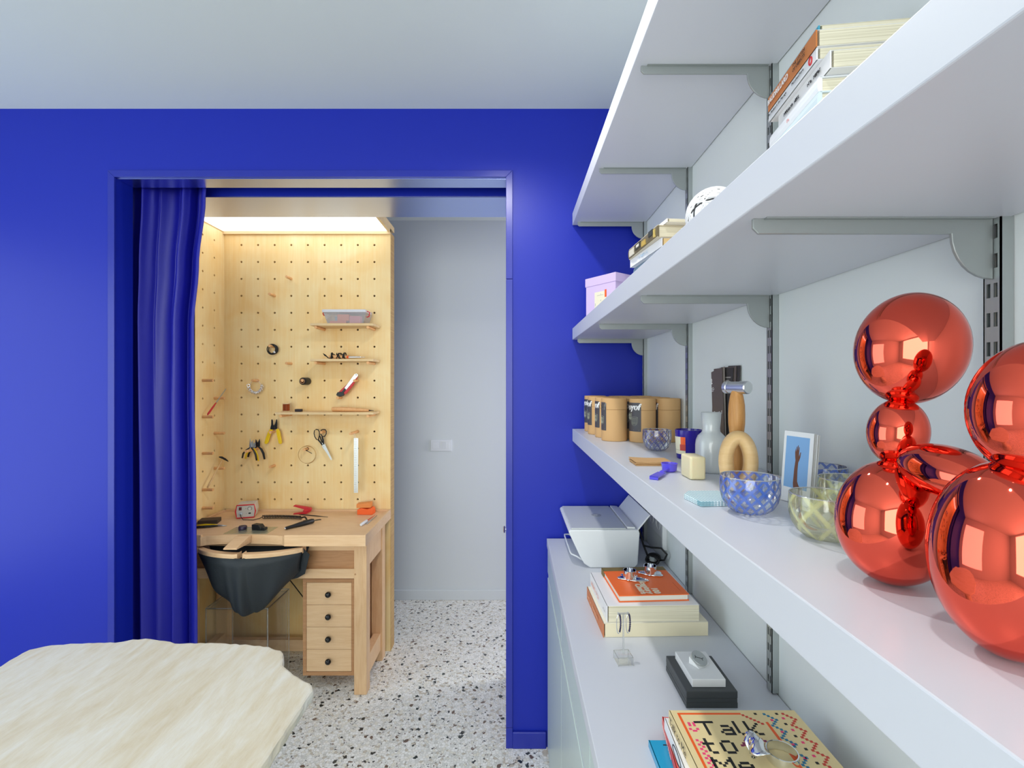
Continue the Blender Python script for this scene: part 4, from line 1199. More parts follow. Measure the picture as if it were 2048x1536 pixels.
# canopy with a light panel
c = thing('light_canopy', 'plywood canopy holding the glowing light panel over the workbench', 'canopy', (-1.15, 2.53, ZPT))
LX1 = XPR - .012
mb = MB(); mb.box(XS, XPR + .002, YP - .014, YP, ZPT - .012, ZPT + .02); mb.box(LX1, XPR + .002, YB2 + .002, YP, ZPT, ZPT + .02); mb.box(XS, XS + .004, YB2 + .002, YP, ZPT, ZPT + .02)
mb.box(XS, XPR + .002, YB2 + .002, YP + .075, ZPT + .02, ZPT + .05)
mb.build('frame', M_plyh, c, world=True)
mem = bpy.data.materials.new('led_diffuser'); mem.use_nodes = True
mem.node_tree.nodes.remove(mem.node_tree.nodes['Principled BSDF'])
em = nd(mem, 'ShaderNodeEmission'); em.inputs[0].default_value = (.93, .965, 1, 1); em.inputs[1].default_value = 2.15
lk(mem, em.outputs[0], mem.node_tree.nodes['Material Output'].inputs[0])
mb = MB(); mb.box(XS + .004, LX1, YB2 + .004, YP - .0145, ZPT + .004, ZPT + .012); mb.build('light_panel', mem, c, world=True)

# pegs
def peg_back(r, cc, L):
    p = Vector((hx(cc), YP, hz(r)))
    mb = MB(); mb.cyl(p + Vector((0, .012, 0)), p + Vector((0, -L + .001, 0)), .0076, 12); mb.cyl(p + Vector((0, -L + .001, 0)), p + Vector((0, -L, 0)), .0066, 12)
    mb.build('peg', M_peg, pegb, world=True, smooth='auto')
SHORT, LONG = .058, .122
for r, cc, L in ((2, 3, SHORT), (3, 2, SHORT), (6, 2, SHORT), (7, 3, SHORT), (8, 1, SHORT), (8, 4, .072), (8, 7, SHORT), (9, 6, SHORT), (11, 2, .05), (11, 5, .048), (11, 7, LONG), (12, 4, .048), (12, 1, LONG), (13, 2, .05),
                 (5, 5, LONG), (5, 8, LONG), (7, 5, LONG), (7, 8, LONG), (10, 3, LONG), (10, 8, LONG)):
    peg_back(r, cc, L)
for r, cc in ((8, 1), (10, 1), (12, 1), (14, 1), (15, 1), (9, 2), (11, 2), (13, 2)):
    p = Vector((XS, SY[cc], hz(r)))
    mb = MB(); mb.cyl(p + Vector((-.012, 0, 0)), p + Vector((.054, 0, 0)), .0076, 12); mb.build('peg', M_peg, ts, world=True, smooth='auto')

# little shelves on long pegs
SHP = {}
for k, r, x0, lab in ((1, 5, -1.0716, 'top plywood peg shelf carrying a clear plastic box'), (2, 7, -1.0716, 'middle plywood peg shelf carrying a soldering iron'), (3, 10, -1.2586, 'longest plywood peg shelf carrying a spool and a mandrel')):
    zb_ = hz(r) + .0078
    mb = MB(); mb.box(x0, -.736, 2.521, YP - .001, zb_, zb_ + .0125)
    tag(mb.build('peg_shelf', M_plyh, bevel=.0008), lab, 'shelf', 'plywood peg shelves'); SHP[k] = zb_ + .0128

# clear box with contents
x0, x1 = (648 - 1024) / 370, (741 - 1024) / 370
z = SHP[1]
t = thing('storage_box', 'clear lidded plastic box with red clips on the top peg shelf', 'box', ((x0 + x1) / 2, 2.585, z))
w = (x1 - x0) / 2
mb = MB()
a = [(-w + .03, -.046, 0), (w - .03, -.046, 0), (w - .03, .046, 0), (-w + .03, .046, 0)]; b = [(-w + .012, -.056, .058), (w - .012, -.056, .058), (w - .012, .056, .058), (-w + .012, .056, .058)]
mb.hexa(a, b); mb.build('tub', M_clearbox, t)
mb = MB(); mb.box(-w + .004, w - .014, -.059, .059, .0585, .0745); mb.build('lid', thin_glass('cloudy_lid', (.95, .95, .97), .1, (240, 240, 246), .8), t, bevel=.004)
mb = MB(); mb.tube([(w - .014, -.03, .068), (w - .001, -.03, .062), (w - .004, -.03, .040), (w - .016, -.03, .036)], .003, 6); mb.build('clip', M_red, t)
mb = MB(); mb.tube([(-w + .004, -.03, .062), (-w - .001, -.03, .056), (-w + .006, -.03, .044)], .003, 6); mb.build('clip', M_red, t)
for q, (xa, xb, ya, yb, za, zb2, cc, lab) in enumerate([(-.088, .0, -.036, .0, .002, .016, (236, 130, 90), 'flat orange block at the bottom left of the clear box'), (-.05, .014, -.03, .01, .0165, .052, (232, 136, 96), 'tall salmon block in the middle of the clear box'),
                                                    (.018, .076, -.036, .0, .002, .042, (222, 132, 138), 'pink block on the right inside the clear box'), (-.074, -.054, .0, .03, .0165, .045, (150, 170, 184), 'grey blue piece at the back left inside the clear box')]):
    mb = MB(); mb.box((x0 + x1) / 2 + xa, (x0 + x1) / 2 + xb, 2.585 + ya, 2.585 + yb, z + za, z + zb2)
    tag(mb.build('wax_block', flat('wax_%d' % q, cc, .5), bevel=.002), lab, 'block', 'blocks in the clear box')
# soldering iron
z = SHP[2]
t = thing('soldering_iron', 'soldering iron with its black cord wound round the handle', 'soldering iron', (-.905, 2.57, z))
mb = MB(); mb.M = rotm((0, 0, .012), ry=PI / 2)
mb.lathe([(.0001, -.085), (.0085, -.083), (.0115, -.07), (.0095, -.02), (.0105, .005), (.0085, .012), (.0001, .013)], n=20); mb.build('handle', M_peg, t, smooth='auto')
mb = MB(); mb.M = rotm((0, 0, .012), ry=PI / 2); mb.lathe([(.0075, .010), (.0075, .022), (.0001, .022)], n=20); mb.build('collar', M_orange, t, smooth='auto')
mb = MB(); mb.M = rotm((0, 0, .011), ry=PI / 2); mb.lathe([(.006, .022), (.006, .062), (.0048, .064), (.0048, .085), (.002, .087), (.002, .105), (.0001, .112)], n=16); mb.build('barrel', M_alu, t, smooth='auto')
mb = MB(); q = []
for i in range(120):
    a = 2 * PI * i / 12; xx = -.07 + .075 * (.5 + .5 * math.sin(i * .09)) * 1.0
    r_ = .0155 + .004 * math.sin(i * .7)
    q.append((xx, r_ * math.sin(a), max(.003, .0165 + r_ * math.cos(a))))
mb.tube(q, .0024, 6); mb.tube([(-.09, 0, .01), (-.105, -.01, .02), (-.112, -.012, .03), (-.1, -.01, .022), (-.085, -.012, .006), (-.06, -.02, .004)], .0024, 6)
mb.build('cord', M_rubber, t, smooth=True)
# spool, dark block, mandrel
z = SHP[3]
t = thing('wire_spool', 'small spool of copper wire on the longest peg shelf', 'spool', ((572.5 - 1024) * 2.585 / F, 2.585, z))
mb = MB(); mb.lathe([(.0001, 0), (.020, 0), (.020, .004), (.014, .0045)], n=24); mb.lathe([(.014, .041), (.020, .0415), (.020, .046), (.0001, .046)], n=24); mb.build('core', M_plyh, t, smooth='auto')
mb = MB(); mb.lathe([(.0145, .0045)] + [(.0175 + .0008 * (k % 2), .006 + k * .0014) for k in range(25)] + [(.0145, .041)], n=24); mb.build('winding', mat('copper_wire', (176, 96, 60), .3, .8), t, smooth='auto')
mb = MB(); cx = (597 - 1024) * 2.575 / F; mb.box(cx - .017, cx + .017, 2.565, 2.59, z, z + .014)
tag(mb.build('polish_block', flat('dark_wax', (44, 36, 42)), bevel=.002), 'small dark polishing block beside the copper wire spool', 'block')
t = thing('mandrel', 'tapered wooden ring mandrel lying on the longest peg shelf', 'mandrel', ((664 - 1024) * 2.575 / F, 2.575, z + .0002))
mb = MB(); q = [(0, 0, .0125), (.004, 0, .0130), (.05, 0, .0130), (.10, 0, .0120), (.2, 0, .0068)]; mb.tube(q, [.009, .0122, .0128, .0118, .0066], 16); mb.build('cone', M_peg, t, smooth='auto')
mb = MB(); mb.tube([(.2, 0, .0066), (.206, 0, .0062), (.226, 0, .005)], [.004, .003, .0012], 10); mb.build('tip', flat('dark_steel', (60, 60, 62), .3, metallic=0) if False else M_black, t, smooth=True)

# ------------------------------------------------------------------ hanging tools
def wp(x, y, Y, ox=390, oy=680, s=4.954):
    return P(ox + x / s, oy + y / s, Y)
def hang(name, lab, cat, pt):
    return thing(name, lab, cat, tuple(pt))
def plate(pts, Y, th, m, nm, par, smooth=False, bev=.0008):
    """flat outline given in photo-crop units, extruded towards the wall"""
    q = [wp(x, y, Y) for x, y in pts]
    mb = MB(); mb.prism(q, (0, th, 0)); return mb.build(nm, m, par, world=True, bevel=bev)
def pathw(pts, Y):
    return [wp(x, y, Y) for x, y in pts]
# coil of black wire
p = Vector((hx(2), YP - .03, hz(6) - .0165))
t = hang('wire_coil', 'coil of black wire hanging on an upper peg', 'wire', p - Vector((0, 0, .034)))
mb = MB()
for k in range(7):
    rr = .0225 + .0020 * (k % 4); yy = -.006 + .003 * (k // 2) + .001 * k
    mb.tube([p + Vector((rr * math.sin(a * PI / 16) + .0006 * k, yy, -rr * math.cos(a * PI / 16) - .0012 * (k % 3))) for a in range(32)], .0021, 6, closed=True)
mb.build('loops', M_rubber, t, smooth=True, world=True)
mb = MB(); q = p + Vector((.018, -.004, -.016)); mb.box(q.x - .004, q.x + .004, q.y - .008, q.y + .008, q.z - .005, q.z + .005); mb.build('tie', M_wplastic, t, world=True, bevel=.001)
# ring sizers
p = Vector((hx(1), YP - .03, hz(8) - .0076 - .002))
t = hang('ring_sizer_bunch', 'bunch of silver ring sizers hanging on a peg', 'ring sizers', p - Vector((0, 0, .08)))
R0 = .030; cc = p + Vector((.001, 0, -R0 + .010))
mb = MB(); mb.tube([cc + Vector((R0 * math.sin(a * PI / 20), 0, -R0 * math.cos(a * PI / 20))) for a in range(40)], .001, 6, closed=True); mb.build('key_ring', M_chrome, t, smooth=True, world=True)
for k in range(17):
    a = math.radians(-100 + 200 * k / 16)
    e = cc + Vector((R0 * math.sin(a), 0, -R0 * math.cos(a))); dn = Vector((math.sin(a) * .5, -.25 + .5 * (k % 2), -math.cos(a) * .8 - .35)).normalized()
    r_ = .0075 + .0003 * (k % 5); ct_ = e + dn * r_; sd = dn.cross(Vector((.5, 1, .3 * (-1) ** k))).normalized()
    mb = MB(); mb.tube([ct_ + (dn * math.cos(b * PI / 8) + sd * math.sin(b * PI / 8)) * r_ for b in range(16)], .0019, 6, closed=True); mb.build('sizer', M_chrome, t, smooth=True, world=True)
# black thread cone on peg
p = Vector((hx(4), YP, hz(8)))
t = hang('thread_spool', 'spool of black thread pushed onto a peg', 'spool', p + Vector((0, -.035, -.021)))
mb = MB(); mb.M = rotm(p + Vector((0, -.001, -.0035)), rx=PI / 2)
mb.lathe([(.0084, .0), (.019, 0), (.0205, .004), (.0200, .062), (.0150, .068), (.0130, .068)], n=28); mb.build('winding', M_rubber, t, smooth='auto', world=True)
mb = MB(); mb.M = rotm(p + Vector((0, -.001, -.0035)), rx=PI / 2); mb.lathe([(.0105, .002), (.0130, .068), (.0130, .0705), (.0108, .0705), (.0098, .002)], n=24); mb.build('tube', M_beechd, t, smooth='auto', world=True)
# utility knife
Y = YP - .05
t = hang('utility_knife', 'red utility knife resting slanted on two pegs', 'knife', wp(1510, 560, Y))
plate([(1405, 540), (1425, 512), (1470, 470), (1545, 400), (1575, 355), (1598, 345), (1612, 360), (1590, 400), (1560, 455), (1500, 530), (1470, 545)], Y, .012, M_red, 'body', t, bev=.002)
plate([(1480, 475), (1580, 338), (1600, 332), (1616, 345), (1610, 362), (1495, 497)], Y - .003, .003, M_alu, 'blade_channel', t, bev=.0006)
plate([(1398, 540), (1410, 518), (1446, 512), (1482, 530), (1470, 552), (1436, 562), (1402, 552)], Y - .002, .014, M_black, 'nose', t, bev=.002)
plate([(1448, 520), (1480, 478), (1497, 488), (1466, 530)], Y - .005, .005, M_black, 'slider', t)
plate([(1590, 342), (1598, 340), (1602, 348), (1594, 352)], Y - .0036, .0006, M_black, 'hole', t, bev=0)
# wire strippers
Y = YP - .032
t = hang('wire_stripper', 'yellow handled wire stripper hanging open on a peg', 'pliers', wp(772, 1030, Y))
for s_, pts in ((-1, [(755, 790), (764, 786), (770, 800), (772, 838), (782, 848), (795, 885), (745, 888), (748, 862), (754, 840)]), (1, [(803, 788), (811, 786), (814, 830), (812, 860), (814, 885), (768, 888), (772, 862), (786, 842), (794, 826)])):
    plate(pts, Y + (.0 if s_ < 0 else .004), .004, M_black, 'jaw', t, bev=.0006)
plate([(740, 884), (768, 888), (762, 912), (745, 940), (726, 1010), (712, 1030), (695, 1032), (684, 1018), (700, 970), (722, 910)], Y - .003, .010, M_yellow, 'handle', t, bev=.002)
plate([(805, 880), (826, 880), (838, 905), (856, 1000), (858, 1022), (846, 1032), (828, 1026), (815, 970), (802, 905)], Y - .003, .010, M_yellow, 'handle', t, bev=.002)
# scissors
t = hang('scissors', 'black handled scissors hanging on a peg', 'scissors', wp(1300, 1190, Y))
plate([(1252, 1020), (1275, 1010), (1290, 1040), (1352, 1170), (1356, 1190), (1346, 1190), (1300, 1115), (1262, 1062)], Y, .003, M_alu, 'blade', t, bev=.0004)
plate([(1262, 1030), (1288, 1030), (1330, 1120), (1354, 1188), (1344, 1186), (1306, 1120)], Y + .003, .002, M_steel, 'blade', t, bev=.0004)
mb = MB(); mb.tube([q for q in pathw([(1200, 885), (1222, 890), (1232, 912), (1232, 950), (1222, 985), (1206, 988), (1188, 960), (1180, 925), (1184, 898)], Y)], .0028, 8, closed=True)
mb.tube(pathw([(1216, 985), (1238, 1008), (1262, 1042)], Y), [.003, .0045, .0035], 8); mb.build('handle', M_black, t, smooth=True, world=True)
mb = MB(); mb.tube(pathw([(1268, 886), (1290, 888), (1302, 905), (1300, 930), (1284, 955), (1264, 958), (1246, 935), (1244, 908), (1252, 892)], Y), .0028, 8, closed=True)
mb.tube(pathw([(1258, 955), (1268, 990), (1276, 1035)], Y), [.003, .0052, .0035], 8); mb.tube(pathw([(1236, 950), (1248, 985), (1262, 1020)], Y - .001), [.0026, .0038, .003], 8); mb.build('handle', M_black, t, smooth=True, world=True)
mb = MB(); q = wp(1272, 1058, Y); mb.cyl(q + Vector((0, .004, 0)), q + Vector((0, -.0015, 0)), .0025, 12); mb.build('screw', M_steel, t, world=True)
# steel ruler hanging on a long peg
Y = YP - .085
t = hang('steel_ruler', 'steel ruler hanging by a thread from a long peg', 'ruler', wp(1595, 1515, Y))
plate([(1573, 972), (1617, 972), (1615, 1514), (1574, 1514)], Y, .001, M_alu, 'blade', t, bev=0)
mb = MB()
for i in range(30):
    a = wp(1574 if i % 5 else 1574, 985 + i * 17.8, Y - .0003); l_ = .008 if i % 5 == 0 else .0045
    mb.box(a.x + .0012, a.x + l_, a.y - .0002, a.y + .0001, a.z - .0004, a.z + .0004)
    a2 = wp(1595, 985 + i * 17.8, Y - .0003); mb.box(a2.x - .001, a2.x + .001, a2.y - .0002, a2.y + .0001, a2.z - .0012, a2.z + .0012)
mb.build('scale_marks', M_ink, t, world=True)
mb = MB(); mb.tube([wp(1590, 978, Y - .001), Vector((hx(7) - .006, Y, hz(11) + .002)), Vector((hx(7), Y, hz(11) + .0062)), Vector((hx(7) + .006, Y, hz(11) + .002)), wp(1600, 978, Y - .001)], .0005, 5); mb.build('thread', M_whiteink, t, world=True)
# hoop of thin wire and a hex key
Y = YP - .03
p = wp(1108, 1137, Y)
t = hang('wire_hoop', 'hoop of thin brass wire hanging on a peg', 'wire', p - Vector((0, 0, .05)))
mb = MB()
for k in range(3):
    rr = .0475 + .0008 * k
    mb.tube([p + Vector((rr * math.sin(a * PI / 24) + .0006 * k, .002 * k, -rr * math.cos(a * PI / 24))) for a in range(48)], .00065, 5, closed=True)
mb.build('loops', mat('brass_wire', (190, 148, 86), .3, .9), t, smooth=True, world=True)
t = hang('hex_key', 'small black hex key hanging in the hoop of thin wire', 'tool', wp(1125, 1120, Y - .01))
mb = MB(); mb.tube(pathw([(1108, 1068), (1122, 1068), (1126, 1078), (1114, 1092), (1095, 1090)], Y - .009) + pathw([(1100, 1094), (1158, 1124)], Y - .009), .0017, 6); mb.build('bar', M_black, t, smooth=True, world=True)
# three pliers on a long peg
for k, (lab, col, Yq, dx, js) in enumerate((('slim pliers with black grips nearest the tip of the long peg', M_black, YP - .085, 0, 1), ('pliers with yellow grips in the middle of the long peg', M_yellow, YP - .06, 34, .9), ('big side cutters with black grips at the back of the long peg', M_rubber, YP - .033, 76, 1.2))):
    sc_ = 1.0
    t = hang('pliers', lab, 'pliers', wp(540 + dx, 1190, Yq)); t['group'] = 'pliers on the long peg'
    bx = (548, 572, 618)[k]; by = (1062, 1068, 1050)[k]
    if k < 2:
        plate([(bx - 6, by - 56), (bx - 1, by - 86 + 14 * k), (bx + 4, by - 50), (bx + 13, by - 4), (bx - 2, by + 10), (bx - 12, by - 6)], Yq, .004, M_steel, 'jaw', t, bev=.0006)
        plate([(bx + 6, by - 40), (bx + 22, by - 66 + 10 * k), (bx + 24, by - 40), (bx + 24, by - 2), (bx + 6, by + 8)], Yq + .003, .004, M_steel, 'jaw', t, bev=.0006)
    else:
        plate([(bx - 22, by - 20), (bx - 18, by - 66), (bx - 6, by - 40), (bx + 4, by - 34), (bx + 20, by - 70), (bx + 24, by - 40), (bx + 22, by + 4), (bx - 14, by + 10)], Yq, .006, M_black, 'jaw', t, bev=.001)
    hw = (1, .9, 1.15)[k]
    lft = [(bx - 4, by + 4), (bx - 40 * hw, by + 30), (bx - 70 * hw, by + 62), (bx - 80 * hw, by + 108)]
    rgt = [(bx + 10, by + 4), (bx + 34 * hw, by + 34), (bx + 52 * hw, by + 74), (bx + 62 * hw, by + 132)]
    for pts in (lft, rgt):
        mb = MB(); mb.tube(pathw(pts, Yq), [.0032, .0044, .0048, .0038] if k < 2 else [.004, .006, .0062, .005], 8); mb.build('grip', col, t, smooth=True, world=True)

# tools leaning on the side pegs
def lean(name, lab, cat, a, b):
    return thing(name, lab, cat, tuple(a))
a = Vector((-1.578, 2.462, hz(10) + .0110)); b = Vector((-1.570, 2.606, 1.463))
t = thing('hand_file', 'hand file with a red handle leaning on the side pegs', 'file', tuple(a))
m_ = a.lerp(b, .45)
mb = MB(); mb.tube([a, a.lerp(b, .04), a.lerp(b, .3), m_], [.003, .0050, .0045, .003], 10); mb.build('handle', M_red, t, smooth=True, world=True)
mb = MB(); mb.tube([m_, a.lerp(b, .55), b], [.002, .0028, .0020], 6); mb.build('blade', M_steel, t, world=True)
a = Vector((-1.578, 2.462, hz(14) + .0120)); b = Vector((-1.574, 2.588, 1.085))
t = thing('small_hammer', 'small hammer with a black head leaning on the side pegs', 'hammer', tuple(a))
mb = MB(); mb.tube([a, a.lerp(b, .3), a.lerp(b, .9), b], [.0045, .005, .0032, .003], 10); mb.build('handle', M_maple, t, smooth=True, world=True)
mb = MB(); mb.tube([b + Vector((-.012, -.016, .010)), b + Vector((-.004, -.006, .006)), b, b + Vector((.006, .008, -.006)), b + Vector((.016, .020, -.020))], [.003, .006, .006, .0055, .0022], 10); mb.build('head', M_black, t, smooth=True, world=True)

# ------------------------------------------------------------------ jeweller's bench
ZBT, LIP = .783, .793
BX0, BX1, BY0, BY1 = -1.600, -.675, 2.19, 2.646
def bench():
    t = thing('workbench', "beech jeweller's workbench with drawers and a leather apron", 'workbench', (-1.14, 2.42, 0))
    cx, cw = -1.243, .192      # cut-out centre and half width
    arc = []
    n = 24
    for i in range(n + 1):
        u = -1 + 2 * i / n
        arc.append((cx + cw * u, BY0 + .002 + .034 * math.sqrt(max(0, 1 - u * u)) ** 1.0))
    poly = [(BX0, BY0), (cx - cw, BY0)] + arc + [(cx + cw, BY0), (BX1, BY0), (BX1, BY1), (BX0, BY1)]
    mb = MB(); mb.prism([(x, y, ZBT - .042) for x, y in poly], (0, 0, .042)); mb.build('top', M_beech, t, world=True, bevel=.001)
    for nm, bx in (('lip', (BX0, BX0 + .012, BY0 + .06, BY1, ZBT, LIP)), ('lip', (BX0, BX1, BY1 - .012, BY1, ZBT, LIP)), ('lip', (BX1 - .012, BX1, BY0, BY1 - .012, ZBT, LIP)), ('lip', (cx + cw, BX1 - .012, BY0, BY0 + .012, ZBT, LIP)), ('lip', (BX0, cx - cw, BY0, BY0 + .012, ZBT, LIP))):
        mb = MB(); mb.box(*bx); mb.build(nm, M_beech, t, world=True, bevel=.0008)
    # legs
    LX = ((-.757, -.697), (-1.592, -1.532))
    for lx in LX:
        for ly in ((2.276, 2.332), (2.555, 2.612)):
            mb = MB(); mb.box(lx[0], lx[1], ly[0], ly[1], 0, ZBT - .0425); mb.build('leg', M_beechv, t, world=True, bevel=.002)
    def bar(nm, m, *b):
        mb = MB(); mb.box(*b); return mb.build(nm, m, t, world=True, bevel=.001)
    bar('rail', M_beech, -1.532, -.757, 2.282, 2.31, .690, .7402)
    bar('rail', M_beech, -1.532, -.757, 2.282, 2.318, .555, .601)
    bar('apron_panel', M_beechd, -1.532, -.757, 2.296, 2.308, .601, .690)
    bar('rail', M_beech, -1.532, -.757, 2.57, 2.60, .045, .105)
    for lx in LX:
        bar('side_rail', M_beechv, lx[0] + .008, lx[1] - .006, 2.332, 2.555, .60, .7402)
        bar('side_rail', M_beechv, lx[0] + .012, lx[1] - .010, 2.332, 2.555, .058, .15)
    for zz in (.578, .716):
        mb = MB(); q = Vector((-.751, 2.2755, zz)); mb.M = rotm(q, rx=PI / 2); mb.lathe([(.0001, 0.0002), (.0042, .0002), (.0042, -.001)], n=14); mb.build('dowel', M_beechd, t, world=True)
    # drawer case
    x0, x1, z0, z1 = -1.013, -.760, .078, .546
    ya, yb = 2.300, 2.60
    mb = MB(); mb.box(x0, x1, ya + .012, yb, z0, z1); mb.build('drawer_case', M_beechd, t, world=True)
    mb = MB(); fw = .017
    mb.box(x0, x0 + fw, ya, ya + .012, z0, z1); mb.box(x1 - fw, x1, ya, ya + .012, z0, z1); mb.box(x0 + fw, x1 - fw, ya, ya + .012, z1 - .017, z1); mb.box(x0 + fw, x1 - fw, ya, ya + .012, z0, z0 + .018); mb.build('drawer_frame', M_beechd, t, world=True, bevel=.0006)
    zz0, zz1 = z0 + .019, z1 - .018; hh = (zz1 - zz0) / 4
    for i in range(4):
        a = zz0 + hh * i + .0008; b = zz0 + hh * (i + 1) - .0008
        mb = MB(); mb.box(x0 + fw + .001, x1 - fw - .001, ya + .001, ya + .012, a, b); d = mb.build('drawer', M_beech, t, world=True, bevel=.0008)
        mb = MB(); q = Vector(((x0 + x1) / 2, ya + .001, (a + b) / 2)); mb.M = rotm(q, rx=PI / 2)
        mb.lathe([(.0075, 0), (.0075, .003), (.0115, .006), (.0140, .0115), (.0135, .0165), (.0095, .0215), (.0001, .0235)], n=24); mb.build('knob', mat('black_knob', (14, 14, 16), .12) if 'black_knob' not in MATS else MATS['black_knob'], d, smooth=True, world=True)
    # bench pin
    mb = MB(); px = -1.25
    prof = [(BY0 + .034, ZBT + .001), (BY0 + .010, ZBT + .001), (BY0 - .085, ZBT - .022), (BY0 - .085, ZBT - .028), (BY0 + .034, ZBT - .034)]
    a = [(px - .030, y, z) for y, z in prof]
    mb.prism(a, (.060, 0, 0)); mb.build('bench_pin', M_beech, t, world=True, bevel=.001)
    # apron rails in two arcs and the leather skin
    def railpt(u):       # u -1..1 across the front
        x = -1.2115 + .243 * u
        y = 2.198 - .088 * (1 - u * u) ** .8
        return x, y
    for sgn in (-1, 1):
        q = [railpt(sgn * (.045 + .955 * i / 14)) for i in range(15)]
        vs = []; fs = []
        for i, (x, y) in enumerate(q):
            for (dy, z) in ((0, .711), (0, .732), (.034, .732), (.034, .711)):
                e = .006 if (i == 0 and dy == 0) else 0
                vs.append((x, y + dy + e, z))
        for i in range(14):
            for k in range(4):
                fs.append((4 * i + k, 4 * i + (k + 1) % 4, 4 * i + 4 + (k + 1) % 4, 4 * i + 4 + k))
        fs += [(0, 1, 2, 3), (56, 59, 58, 57)]
        mb = MB(); mb.add(vs, fs); mb.build('apron_rail', M_beech, t, world=True, bevel=.004)
    # leather: hangs in a deep pouch from the rails back to the front rail of the bench
    outl = [(-1.0, .255), (-.75, .33), (-.5, .41), (-.25, .49), (0, .505), (.18, .505), (.3, .48), (.5, .40), (.75, .29), (.92, .22), (1.0, .17)]
    def depth(u):
        for (a, b), (c_, d_) in zip(outl, outl[1:]):
            if a <= u <= c_:
                return (b + (d_ - b) * (u - a) / (c_ - a)) * .545
        return .1
    nu, nv = 64, 30
    vs = []; fs = []
    for j in range(nv + 1):
        v = j / nv
        for i in range(nu + 1):
            u = -1 + 2 * i / nu
            x, y0 = railpt(max(-1, min(1, u * .985)))
            x += .026 * max(0, u) ** 6 * (1 - abs(2 * v - 1)) 
            D = depth(u)
            y0 += .003
            y1 = 2.278
            y = y0 + (y1 - y0) * (v if v < .5 else v) 
            s_ = math.sin(PI * min(1, v * 1.0)) ** .8
            prof = 1 - abs(1 - 2 * v) ** 2.6
            z = .713 - D * prof + (.0 if v < .5 else .0)
            fold = .013 * math.sin(u * 9 + 1.2 + 3 * v) * prof + .016 * math.exp(-((u + .02) / .10) ** 2) * prof * (1 if v < .5 else 0) - .015 * math.exp(-((u - .10) / .05) ** 2) * prof + .012 * math.exp(-((u + .30) / .06) ** 2) * prof
            y += -fold if v < .5 else 0
            xx = x + (cxp - x) * .18 * prof if (cxp := -1.19) else x
            vs.append((xx, y - .010 * prof * (1 if v < .5 else 0), z))
    k = nu + 1
    for j in range(nv):
        for i in range(nu):
            fs.append((j * k + i, j * k + i + 1, (j + 1) * k + i + 1, (j + 1) * k + i))
    mb = MB(); mb.add(vs, fs); o = mb.build('leather_apron', M_leather, t, smooth=True, world=True)
    so = o.modifiers.new('thick', 'SOLIDIFY'); so.thickness = .002
    # loose corner flap on the right
    mb = MB(); a = [P(390 + x / 4.954, 960 + y / 4.954, Yq) for x, y, Yq in ((1040, 685, 2.20), (1070, 672, 2.205), (1136, 740, 2.215), (1088, 930, 2.235), (1020, 970, 2.25), (905, 1000, 2.255), (985, 800, 2.20))]
    mb.prism(a, (0, .002, 0)); mb.build('leather_flap', M_leather, t, world=True, bevel=.0006)
bench()

# acrylic stool under the bench
t = thing('acrylic_stool', 'clear acrylic box stool standing under the workbench', 'stool', (-1.278, 2.31, 0))
mb = MB()
X0, X1, Y0, Y1, H = -1.423, -1.133, 2.205, 2.418, .449
th = .008
for nm, b in (('seat', (X0, X1, Y0, Y1, H - th, H)), ('side', (X0, X0 + th, Y0, Y1, 0, H - th)), ('side', (X1 - th, X1, Y0, Y1, 0, H - th)), ('back', (X0 + th, X1 - th, Y1 - th, Y1, 0, H - th))):
    mb = MB(); mb.box(*b); mb.build(nm, M_acr, t, world=True)
mb = MB()
for x in (X0, X1 - .003):
    mb.box(x, x + .003, Y0, Y0 + .003, 0, H); mb.box(x, x + .003, Y1 - .003, Y1, 0, H); mb.box(x, x + .003, Y0, Y1, H - .003, H)
for y in (Y0, Y1 - .003):
    mb.box(X0, X1, y, y + .003, H - .003, H)
mb.build('polished_edge', M_acredge, t, world=True)
# cable behind the bench
mb = MB(); a = [P(578, 1158, 2.50), P(590, 1173, 2.52), P(606, 1194, 2.56), P(625, 1225, 2.60)]
mb.tube(a, .0028, 6); tag(mb.build('floor_cable', M_rubber, smooth=True), 'thin black cable hanging beside the drawers under the workbench', 'cable')

# ------------------------------------------------------------------ things on the bench
zb = ZBT + .0003
mb = MB(); mb.box(-1.36, -1.155, 2.238, 2.346, zb, zb + .0012)
tag(mb.build('metal_plate', mat('greenish_steel_plate', (186, 186, 160), .25, .6)), 'thin greenish metal plate at the front of the bench top', 'plate')
zp = zb + .0016
t = thing('drill_control_unit', 'grey and red control unit of a bench drill', 'control unit', (-1.403, 2.502, zb), .30)
M_lg = mat('light_grey_case', (206, 200, 190), .4)
def hexp(w, zlo, zhi, bul):
    return [(-w, zlo), (w, zlo), (w + bul, (zlo + zhi) / 2), (w, zhi), (-w, zhi), (-w - bul, (zlo + zhi) / 2)]
mb = MB(); mb.prism([(x, 0, z) for x, z in hexp(.041, .002, .072, .006)], (0, .085, 0)); mb.build('case', M_lg, t, bevel=.003)
mb = MB(); q = [(x, -.003, z) for x, z in hexp(.041, .004, .070, .006)]; mb.tube(q, .0032, 6, closed=True); mb.build('red_frame', M_red, t)
mb = MB(); mb.prism([(x, -.002, z) for x, z in hexp(.039, .006, .068, .005)], (0, .003, 0)); fp = mb.build('front_plate', mat('warm_grey_face', (190, 186, 176), .5), t)
mb = MB(); mb.box(-.031, -.018, -.006, -.002, .044, .060); mb.build('switch', flat('dark_red', (90, 20, 24), .3), t, bevel=.0008)
mb = MB(); mb.M = rotm((-.022, -.002, .024), rx=PI / 2); mb.lathe([(.009, 0), (.009, .006), (.006, .008), (.0001, .008)], n=20); mb.build('socket', M_gplastic, t, smooth='auto')
